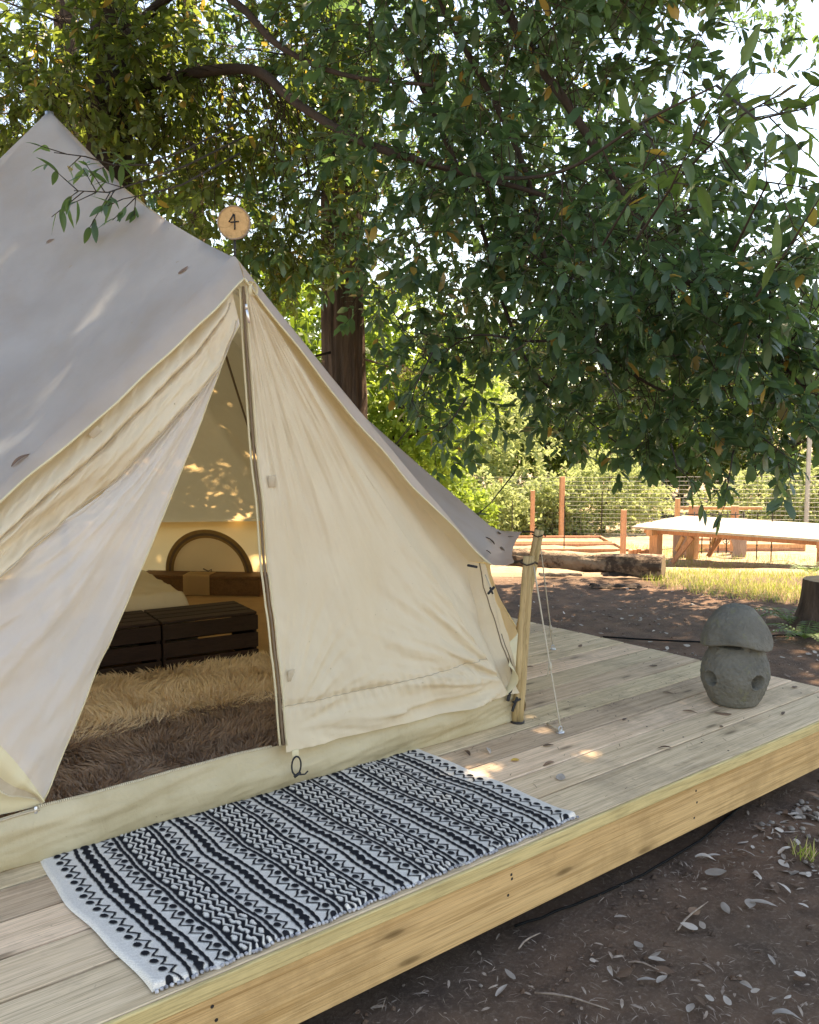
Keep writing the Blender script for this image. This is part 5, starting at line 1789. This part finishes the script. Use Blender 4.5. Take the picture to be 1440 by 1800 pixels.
# rail over the gate
def rail():
    a = at_depth(1197, 893, 20.5); b = at_depth(1340, 893, 19.5)
    s = Shape().tube([a, b], 0.035, 8)
    s.solo('gate_rail', M['orange_wood'], 'horizontal orange rail joining the posts behind the table top', 'rail', a)
rail()
def build_fence():
    A0 = at_depth(810, 756, 27.5); A1 = at_depth(1500, 756, 23.5)
    A0.z = A1.z = 0
    t = thing('wire_fence', 'wire mesh fence strung in front of the shrubs at the garden edge', 'fence', (A0 + A1) / 2 + Vector((0, 0, ground_z(A0.x, A0.y))))
    s1, s2 = Shape(), Shape()
    h = 1.75
    for k in range(15):
        pts = []
        for i in range(25):
            p = A0.lerp(A1, i / 24)
            p.z = ground_z(p.x, p.y) + 0.10 + k * (h - .1) / 14 + 0.012 * nz(i * .7, k)
            pts.append(p)
        s1.tube(pts, 0.0055, 3, False)
    n = 90
    for i in range(n + 1):
        p = A0.lerp(A1, i / n); g = ground_z(p.x, p.y)
        s2.tube([Vector((p.x, p.y, g + 0.05)), Vector((p.x, p.y, g + h))], 0.003, 3, False)
    o = s1.part('horizontal_wires', M['wire'], t); o['kind'] = 'stuff'
    o = s2.part('vertical_wires', M['wire'], t); o['kind'] = 'stuff'
build_fence()

def build_gate():
    d = 18.4
    p = at_depth(1262, 756, d); g = ground_z(p.x, p.y); c = Vector((p.x, p.y, g))
    right = Vector((CY_, -SY, 0))
    t = thing('iron_gate', 'dark iron bar gate with a scroll panel behind the table', 'gate', c)
    wd = 0.60; h = 0.92
    for k in range(8):
        x = -wd + 2 * wd * k / 7
        Shape().tube([c + right * x + Vector((0, 0, 0.05)), c + right * x + Vector((0, 0, h))], 0.018 if k in (0, 7) else 0.013, 6).part('bar', M['iron'], t)
    for z in (0.08, h - 0.05):
        Shape().tube([c - right * wd + Vector((0, 0, z)), c + right * wd + Vector((0, 0, z))], 0.012, 6).part('rail', M['iron'], t)
    for sx in (-1, 1):
        for z0 in (0.32, 0.55):
            pts = []
            for i in range(26):
                a = i / 25 * 3.6 * PI
                r = 0.10 * (1 - i / 30)
                pts.append(c + right * (0.33 + sx * 0.10 + math.cos(a) * r * sx) + Vector((-SY * .01, -CY_ * .01, z0 + math.sin(a) * r)))
            Shape().tube(pts, 0.009, 5).part('scroll', M['iron'], t)
    for px, lab, flip in ((1203, 'live edge wooden slab with a wavy side, left of the iron gate', 1), (1305, 'live edge wooden slab with a wavy side, right of the iron gate', -1)):
        q = at_depth(px, 756, 18.0); gq = ground_z(q.x, q.y); q = Vector((q.x, q.y, gq))
        s = Shape()
        V = []; F = []
        m_ = 22
        fw = Vector((SY, CY_, 0)) * 0.03
        for i in range(m_ + 1):
            z = 0.80 * i / m_
            wv = 0.06 * math.sin(z * 6.2 + 0.5) + 0.02 * nz(z * 4, px)
            x0 = -0.16 if flip == 1 else -0.16 + wv
            x1 = 0.16 + wv if flip == 1 else 0.16
            for xx in (x0, x1):
                for o in (-1, 1):
                    V.append(q + right * xx + fw * o + Vector((0, 0, z)))
        for i in range(m_):
            b = i * 4
            F += [(b, b + 2, b + 6, b + 4), (b + 1, b + 5, b + 7, b + 3), (b, b + 4, b + 5, b + 1), (b + 2, b + 3, b + 7, b + 6)]
        F += [(0, 1, 3, 2), (m_ * 4, m_ * 4 + 2, m_ * 4 + 3, m_ * 4 + 1)]
        s.add(V, F)
        s.solo('live_edge_slab', M['slab'], lab, 'slab', q, 'wavy edged slabs beside the gate', smooth_=False)
build_gate()

def build_beds():
    right = Vector((CY_, -SY, 0)); fw = Vector((SY, CY_, 0))
    for px, d, L, lab in ((950, 21.5, 3.2, 'low red timber raised garden bed, farthest row'), (985, 18.5, 2.6, 'low red timber raised garden bed, middle row left of the table'), (1010, 16.6, 2.4, 'low red timber raised garden bed, nearest row behind the log'), (1310, 20.5, 2.4, 'low red timber raised garden bed seen beneath the table')):
        p = at_depth(px, 756, d); g = ground_z(p.x, p.y) ; c = Vector((p.x, p.y, g))
        t = thing('raised_bed', lab, 'garden bed', c, 'raised beds in the garden')
        hgt, wd = 0.20, 0.55
        rot = rotz(-YAW)
        for sgn in (-1, 1):
            for k in range(2):
                Shape().box(c + fw * wd * sgn + Vector((0, 0, 0.05 + 0.10 * k)), (L / 2, 0.022, 0.046), rot=rot, bev=0.004).part('board', M['orange_wood'], t, False)
            Shape().box(c + right * (L / 2 + .025) * sgn + Vector((0, 0, 0.10)), (0.022, wd + .02, 0.095), rot=rot, bev=0.004).part('board', M['orange_wood'], t, False)
        def f(u, v, c=c, L=L):
            q = c + right * (u - .5) * L * .985 + fw * (v - .5) * wd * 1.9
            q.z = c.z + 0.14 + 0.03 * nz(u * 9, v * 5, L)
            return q
        Shape().grid(f, 16, 8).part('bed_soil', M['soil'], t)
    # wood block stack left of the table leg
    p = at_depth(1128, 756, 16.6); g = ground_z(p.x, p.y)
    s = Shape()
    for k in range(5):
        s.box(Vector((p.x, p.y, g + 0.12)) + right * (k - 2) * 0.075, (0.034, 0.05, 0.13 + 0.012 * (k % 3)), rot=rotz(-YAW), bev=0.006)
    s.solo('picket_bundle', M['orange_wood'], 'short row of upright wooden pickets beside the table leg', 'pickets', Vector((p.x, p.y, g)), smooth_=False)
build_beds()

def build_stump():
    p = on_z(1468, 1108, -0.36) + Vector((SY, CY_, 0)) * 0.12
    t = thing('tree_stump', 'cut tree stump at the right edge behind the lantern', 'stump', p)
    V = []; F = []
    n, m_ = 48, 18
    for i in range(m_ + 1):
        z = 0.44 * i / m_
        for k in range(n):
            a = 2 * PI * k / n
            r = (0.20 + 0.14 * math.exp(-z * 7)) * (1 + 0.10 * abs(nz(math.cos(a) * 4, math.sin(a) * 4, z)) * 2 + 0.06 * math.exp(-z * 6) * math.sin(a * 5))
            V.append(p + Vector((math.cos(a) * r, math.sin(a) * r, z - 0.02)))
    for i in range(m_):
        for k in range(n):
            k2 = (k + 1) % n
            F.append((i * n + k, i * n + k2, (i + 1) * n + k2, (i + 1) * n + k))
    part('stump_bark', V, F, M['redwood_bark'], t)
    cen = p + Vector((0, 0, 0.42))
    part('cut_top', [cen] + V[-n:], [(0, 1 + k, 1 + (k + 1) % n) for k in range(n)], M['log_end'], t, False)
    return p
STUMP = build_stump()

def fern(p, label, n=7, size=0.35, seed=0):
    rg = random.Random(seed)
    t = thing('fern', label, 'fern', p, 'ferns near the stump')
    for k in range(n):
        a = 2 * PI * k / n + rg.uniform(-.3, .3)
        L = size * rg.uniform(.7, 1.1)
        V = []; F = []
        s = Shape()
        pts = []
        for i in range(13):
            q = i / 12
            pts.append(p + Vector((math.cos(a) * L * q, math.sin(a) * L * q, L * (0.9 * q - 0.75 * q * q) + 0.01)))
        s.tube(pts, 0.0025, 4)
        sd = Vector((-math.sin(a), math.cos(a), 0))
        for i in range(1, 12):
            w = L * 0.26 * math.sin(PI * (i / 12) ** 0.7)
            for sg in (-1, 1):
                b = pts[i]; tip = b + sd * sg * w + (pts[min(12, i + 1)] - b) * 0.7 + Vector((0, 0, -0.12 * w))
                m1 = b.lerp(tip, .5) + (pts[min(12, i + 1)] - b).normalized() * 0.012; m2 = b.lerp(tip, .5) - (pts[min(12, i + 1)] - b).normalized() * 0.012
                s.add([b, m1, tip, m2], [(0, 1, 2, 3)])
        s.part('frond', M['fern'], t, False)
fern(on_z(1385, 1095, -0.36), 'small fern growing at the left foot of the stump', 9, 0.40, 1)
fern(on_z(1415, 1125, -0.36), 'fern growing in front of the stump at right edge', 8, 0.36, 2)
fern(on_z(1425, 1010, -0.5), 'pale fern fronds rising behind the stump', 8, 0.55, 3)

# grass in the sun beyond the clearing
def grass(name, label, spots, n, hgt, seed, kind='stuff', cat='grass', loc=None):
    rg = np.random.default_rng(seed)
    P = []
    for i in range(n):
        cx, cy, rx, ry = spots[rg.integers(len(spots))]
        a = rg.uniform(0, 2 * PI); r = math.sqrt(rg.random())
        off = Vector((CY_, -SY, 0)) * math.cos(a) * r * rx + Vector((SY, CY_, 0)) * math.sin(a) * r * ry
        x, y = cx + off.x, cy + off.y
        P.append((x, y, ground_z(x, y) - 0.015))
    P = np.array(P)
    D = unit(np.concatenate([rg.normal(0, 0.35, (n, 2)), np.ones((n, 1))], 1))
    Nn = unit(rg.normal(0, 1, (n, 3)) * np.array([[1, 1, 0.2]]))
    L = hgt * rg.uniform(0.4, 1.2, n)
    V, T = leaf_np(P, D, Nn, L, np.full(n, max(0.004, hgt * 0.045)))
    loc = np.array(loc if loc is not None else P.mean(0))
    o = put(name, npmesh(name, V - loc, T), M['grass'], None, tuple(loc))
    return tag(o, label, cat, None, kind)
def gp(px, py): 
    p = on_ground(px, py); return p.x, p.y
grass('grass', 'bright sunlit grass growing between the clearing and the table',
      [(*gp(1215, 1018), .6, .5), (*gp(1265, 1030), .7, .5), (*gp(1320, 1040), .7, .5), (*gp(1230, 1008), .7, .6), (*gp(1370, 1045), .5, .5), (*gp(1300, 1012), 1.2, .8), (*gp(1400, 1020), .6, .8)], 5500, 0.10, 5)
grass('grass_tuft', 'small green grass tuft in the leaf litter at right edge', [(*gp(1412, 1505), .05, .05)], 45, 0.085, 6, None, 'grass')
grass('dry_grass', 'dry straw coloured grass in the garden beyond the log', [(*gp(1000, 975), 2.5, 1.2), (*gp(940, 960), 2.5, 1.5), (*gp(1080, 968), 2.0, 1.2), (*gp(1240, 985), 2.5, 1.5)], 5000, 0.13, 8)

# hose and cable
def ground_line(name, pts, r, mat, label, cat, z=-0.36):
    ps = [on_z(px, py, z) + Vector((0, 0, r)) for px, py in pts]
    out = []
    for i in range(len(ps) - 1):
        for k in range(5): out.append(ps[i].lerp(ps[i + 1], k / 5) + Vector((nz(i, k * .5), nz(k * .4, i + 4), 0)) * 0.01)
    out.append(ps[-1])
    Shape().tube(out, r, 6).solo(name, M[mat], label, cat, ps[0])
ground_line('irrigation_hose', [(1060, 1121), (1120, 1125), (1200, 1129), (1260, 1131), (1370, 1118), (1445, 1120), (1520, 1116)], 0.008, 'hose', 'black irrigation hose running over the soil behind the lantern', 'hose')
ground_line('cable', [(905, 1630), (960, 1612), (1040, 1580), (1130, 1540), (1230, 1480), (1290, 1430), (1330, 1395)], 0.0045, 'hose', 'thin black cable on the soil along the foot of the deck', 'cable')

# ------------------------------------------------------------------ fallen leaves
DRY = [leaf_mesh('fallen_leaf', 0.085, 0.036, 0.03, 0.12, 0.03), leaf_mesh('fallen_leaf', 0.080, 0.044, -0.05, -0.18, 0.02), leaf_mesh('fallen_leaf', 0.09, 0.028, 0.06, 0.4, 0.05), leaf_mesh('fallen_leaf', 0.066, 0.046, -0.04, 0.06, 0.01)]
DRYM = {}
for mt in ('dry_pale', 'dry_brown', 'dry_yellow', 'leaf_obj'):
    for i, me in enumerate(DRY):
        c = me.copy(); c.materials.append(M[mt]); DRYM[mt, i] = c
def fallen(p, label, group, mat, shape, rz, sc=1.0, tilt=(0, 0), nrm=None):
    o = put('fallen_leaf', DRYM[mat, shape], None, None)
    q = Matrix.Rotation(rz, 4, 'Z') @ Matrix.Rotation(tilt[0], 4, 'X') @ Matrix.Rotation(tilt[1], 4, 'Y')
    if nrm is not None:
        q = Vector(nrm).to_track_quat('Z', 'Y').to_matrix().to_4x4() @ q
    o.matrix_world = Matrix.Translation(Vector(p)) @ q @ Matrix.Diagonal((sc * R.uniform(.85, 1.15), sc * R.uniform(.7, 1.2), sc * R.uniform(.5, 1.6), 1))
    return tag(o, label, 'leaf', group)
DG = 'dry leaves on the deck boards'
for px, py, lab, mt, sh, rz_, sc in [
    (826, 1330, 'curled brown leaf on the deck nearest the far corner of the rug', 'dry_brown', 2, 1.2, .75),
    (862, 1326, 'curled tan leaf on the deck right of the curled brown one by the rug', 'dry_pale', 2, 1.0, .8),
    (912, 1336, 'small yellow leaf on the deck between rug and guy rope', 'dry_yellow', 3, 2.9, .6),
    (955, 1313, 'short brown leaf on the deck below the ring bolt', 'dry_brown', 0, -0.4, .65),
    (975, 1342, 'dark narrow leaf on the deck to the right of the yellow leaf', 'dry_brown', 2, 3.0, .7),
    (984, 1373, 'broad grey leaf on the deck nearest the right edge of the rug', 'dry_pale', 3, 0.6, .95),
    (1180, 1316, 'dark twig like leaf in the middle of the front deck boards', 'dry_brown', 2, 2.6, .8),
    (1095, 1268, 'small dark leaf on the deck right of the ring bolt', 'dry_brown', 0, 0.3, .5),
    (1200, 1251, 'brown leaf on the deck left of the lantern base', 'dry_brown', 2, -1.0, .85),
    (1286, 1256, 'large tan leaf on the deck right at the foot of the lantern', 'dry_brown', 1, 2.2, 1.05),
    (1165, 1218, 'small brown leaf on the deck to the upper left of the lantern', 'dry_brown', 0, -0.9, .6),
    (1155, 1170, 'dark leaf near the back edge of the deck', 'dry_brown', 1, 2.9, .65),
    (1268, 1280, 'tiny crumpled leaf on the deck in front of the lantern', 'dry_brown', 3, .5, .5),
    (938, 1174, 'curved brown leaf on the deck behind the corner posts', 'dry_brown', 2, 2.8, .6),
    (1018, 1138, 'dark leaf on the deck right of the farther rope foot', 'dry_brown', 1, .4, .6),
    (1375, 1258, 'small twig like leaf on the deck right of the lantern', 'dry_brown', 2, .3, .6),
    (1395, 1210, 'dark leaf at the far right edge of the deck', 'dry_brown', 0, .2, .7),
    (1340, 1195 + 6, 'small leaf on the deck hidden beside the lantern', 'dry_pale', 0, 2.0, .4)]:
    fallen(on_z(px, py) + Vector((0, 0, 0.004)), lab, DG, mt, sh, rz_, sc, (R.uniform(-.1, .1), R.uniform(-.08, .08)))

# crumbs of bark and needles on the deck
def crumbs():
    rg = np.random.default_rng(33)
    n = 520
    X = rg.uniform(2.4, 4.5, n); Y = np.where(rg.random(n) < .35, rg.normal(2.72, 0.06, n), rg.uniform(1.98, 4.6, n))
    ok = ~((X < 2.98) & (Y > 2.70)); X, Y = X[ok], Y[ok]; n = len(X)
    P = np.stack([X, Y, np.full(n, 0.0025)], 1)
    D = unit(np.concatenate([rg.normal(0, 1, (n, 2)), np.zeros((n, 1))], 1))
    V, T = leaf_np(P, D, np.tile([[0, 0, 1.0]], (n, 1)), rg.uniform(0.006, 0.045, n), rg.uniform(0.0012, 0.003, n))
    o = put('needle_litter', npmesh('needle_litter', V, T), M['dry_brown'])
    tag(o, 'brown needles and bark crumbs strewn over the deck boards', 'litter', None, 'stuff')
crumbs()

# leaves lying on the canvas
from mathutils.bvhtree import BVHTree
def bvh_of(objs):
    V = []; F = []
    for o in objs:
        n = len(V); o0 = ORG.get(o.name, Vector((0, 0, 0)))
        V += [v.co + o0 for v in o.data.vertices]; F += [tuple(i + n for i in p.vertices) for p in o.data.polygons]
    return BVHTree.FromPolygons(V, F)
canv = bvh_of([o for o in tent.children if o.name.split('.')[0] in ('roof', 'eave', 'roof_lip')])
TG = 'dry leaves lying on the tent canvas'
for px, py, lab, mt, sh, ro, sc in [
    (82, 428, 'small brown leaf stuck high on the tent roof', 'dry_brown', 0, .8, .55), (314, 482, 'dark red brown leaf on the tent roof near the door peak', 'dry_brown', 1, 1.0, .62), (22, 822, 'dark leaf at the lower left edge of the tent roof', 'dry_brown', 2, 1.2, .9),
    (283, 350, 'yellow leaf resting on the roof ridge above the number sign', 'dry_yellow', 3, -.5, .85),
    (877, 940, 'dark leaf lying uppermost in the hollow of the eave', 'dry_brown', 0, .2, .8), (868, 958, 'dark curled leaf in the middle of the eave hollow', 'dry_brown', 2, .9, .85), (884, 968, 'brown leaf nearest the rim of the eave hollow', 'dry_brown', 1, .3, .75), (862, 975, 'small dark leaf at the lowest point of the eave hollow', 'dry_brown', 2, 1.3, .5), (893, 945, 'small leaf in the eave hollow nearest the post', 'dry_brown', 0, 0, .5)]:
    r, _ = sight(px, py)
    hit = canv.ray_cast(Vector((0, 0, EYE)), r.normalized())
    if hit[0] is None: 
        continue
    nn = hit[1] if hit[1].dot(r) < 0 else -hit[1]
    fallen(hit[0] + nn * 0.004, lab, TG, mt, sh, ro, sc, (0, 0), nn)

# leaves on the soil
SG = 'pale dry leaves scattered on the soil'
for px, py, lab, mt, sh, rz_, sc in [
    (1128, 1672, 'upper leaf of the pale pair on bare red soil', 'dry_pale', 3, 1.2, .75), (1140, 1690, 'lower leaf of the pale pair on bare red soil', 'dry_pale', 0, -.9, .7),
    (1085, 1722, 'brown leaf end to end with a pale one on bare soil', 'dry_brown', 1, -.2, .85), (1120, 1730, 'narrow pale leaf touching the brown one on bare soil', 'dry_pale', 2, -.6, .7), (1155, 1734, 'flat pale leaf right of the brown one near the bottom', 'dry_pale', 2, .1, .8),
    (905, 1728, 'round whitish leaf near the bottom, closest to the deck', 'dry_pale', 3, 1.4, .75), (872, 1758, 'long pale leaf lying below the round whitish one', 'dry_pale', 2, .35, .85),
    (1240, 1540, 'broad silvery leaf lying on the leaf pile', 'dry_pale', 3, -.6, 1.35), (1222, 1512, 'long curled leaf above the broad silvery one', 'dry_pale', 2, -.9, 1.0), (1318, 1590, 'curled pale leaf right of the leaf pile', 'dry_pale', 2, -.9, .95),
    (1362, 1702, 'single pale leaf on soil near the right edge', 'dry_pale', 0, .9, .6), (1416, 1722, 'pale leaf at the right edge near the bottom', 'dry_pale', 3, 1.8, .6), (1358, 1790, 'half seen leaf at the bottom edge', 'dry_pale', 2, -.8, 1.0), (1210, 1786, 'small pale leaf at the bottom of the soil', 'dry_pale', 0, .3, .6), (1080, 1618, 'bluish pale leaf on dark soil beside the deck', 'dry_pale', 0, -.7, .55)]:
    p = on_z(px, py, -0.362); fallen(p + Vector((0, 0, 0.012)), lab, SG, mt, sh, rz_, sc, (R.uniform(-.15, .15), R.uniform(-.1, .1)))
rg_ = random.Random(77)
cnt = 0
while cnt < 225:
    k = rg_.random()
    if k < 0.50: px, py = rg_.gauss(1390, 70), rg_.gauss(1455, 60)
    elif k < 0.58: px, py = rg_.uniform(980, 1440), rg_.uniform(1480, 1800)
    else: px, py = rg_.uniform(905, 1440), rg_.triangular(1025, 1200, 1120)
    if not (900 < px < 1460 and 1000 < py < 1810): continue
    p = on_z(px, py, -0.362)
    if p.x < DX1 + 0.03 and p.y > DY0 - 0.02: continue
    near = p.y < 2.2 and p.x < 6.0
    nm = rg_.random()
    tone = 'pale' if nm < .72 else 'brown'
    fallen(p + Vector((0, 0, 0.008)), f'small {tone} dry leaf among the many scattered in front of the deck' if near else f'small {tone} dry leaf among the many on the clearing behind the deck', f'{tone} leaves scattered in front of the deck' if near else f'{tone} leaves scattered on the clearing',
           'dry_' + tone, rg_.randrange(4), rg_.uniform(0, 6.3), rg_.uniform(.3, .95) if near else rg_.uniform(.4, .8), (rg_.uniform(-.4, .4), rg_.uniform(-.35, .35)))
    cnt += 1

def soil_litter():
    rg = np.random.default_rng(55)
    P = []
    while len(P) < 15000:
        x, y = rg.uniform(1.0, 9.5), rg.uniform(0.6, 8.5)
        if x < DX1 and y > DY0 + 0.1: continue
        if y > 2.2 and rg.random() < 0.55: continue
        if nz(x * 1.7, y * 1.7, 2) < -0.05 and rg.random() < 0.75: continue
        P.append((x, y, -0.362 + 0.022 * fbm(x * 1.3, y * 1.3) + 0.003))
    P = np.array(P); n = len(P)
    D = unit(np.concatenate([rg.normal(0, 1, (n, 2)), rg.normal(0, 0.12, (n, 1))], 1))
    V, T = leaf_np(P, D, unit(np.array([[0, 0, 1.0]]) + rg.normal(0, .3, (n, 3))), rg.uniform(0.010, 0.050, n), np.where(rg.random(n) < 0.85, rg.uniform(0.0014, 0.003, n), rg.uniform(0.005, 0.012, n)))
    o = put('needle_litter', npmesh('needle_litter', V, T), M['litter'])
    tag(o, 'dry needles and leaf crumbs strewn over the soil', 'litter', None, 'stuff')
    # small pebbles
    s = Shape()
    rr = random.Random(9)
    for _ in range(260):
        if rr.random() < .5:
            p = on_z(rr.gauss(1360, 50), rr.gauss(1420, 30), -0.36)
        else:
            p = Vector((rr.uniform(1.5, 9), rr.uniform(0.7, 7.5), -0.36))
        if p.x < DX1 and p.y > DY0: continue
        r = rr.uniform(0.005, 0.016)
        s.box(p + Vector((0, 0, r * .3)), (r, r * .8, r * .6), rot=rotz(rr.uniform(0, 3)), bev=r * .45)
    cl = Shape()
    for _ in range(2600):
        p = Vector((rr.uniform(1.2, 5.2), rr.uniform(0.6, 2.05), -0.36)) if rr.random() < .7 else Vector((rr.uniform(4.6, 9), rr.uniform(1.5, 7.0), -0.36))
        if (p.x < DX1 and p.y > DY0 + .1) or nz(p.x * 2.1, p.y * 2.1, 6) < -0.1: continue
        r = 0.003 + 0.011 * rr.random() ** 3
        V = []
        for dx, dy_, dz in ((1, 0, 0), (-1, 0, 0), (0, 1, 0), (0, -1, 0), (0, 0, 1)):
            V.append(p + Vector((dx * r * rr.uniform(.7, 1.3), dy_ * r * rr.uniform(.7, 1.3), dz * r * rr.uniform(.5, 1.1) - 0.008 + 0.022 * fbm(p.x * 1.3, p.y * 1.3))))
        cl.add(V, [(0, 2, 4), (2, 1, 4), (1, 3, 4), (3, 0, 4)])
    cl.solo('soil_crumbs', M['soil'], 'crumbs and clods of dry soil', 'soil', (3, 1.5, -0.36), None, 'stuff', smooth_=False)
    o = s.solo('pebbles', M['pebble'], 'small pebbles and bark bits on the soil', 'pebbles', (3, 1.5, -0.36), None, 'stuff')
    for (a, b, lab) in (((1192, 1635), (1245, 1585), 'thin bare twig lying on the soil by the leaf pile'), ((940, 1745), (1072, 1775), 'long thin twig on the soil near the bottom edge'), ((912, 1668), (950, 1640), 'short twig on dark soil close to the deck'), ((1105, 1692), (1158, 1705), 'short twig between the pale leaves on red soil')):
        pa, pb = on_z(*a, -0.352), on_z(*b, -0.352)
        m1 = pa.lerp(pb, .5) + Vector((.01, .008, .004))
        Shape().tube([pa, pa.lerp(m1, .5) + Vector((0, .004, .002)), m1, pb], [.003, .0035, .003, .0015], 6).solo('twig', M['litter'], lab, 'twig', pa)
soil_litter()
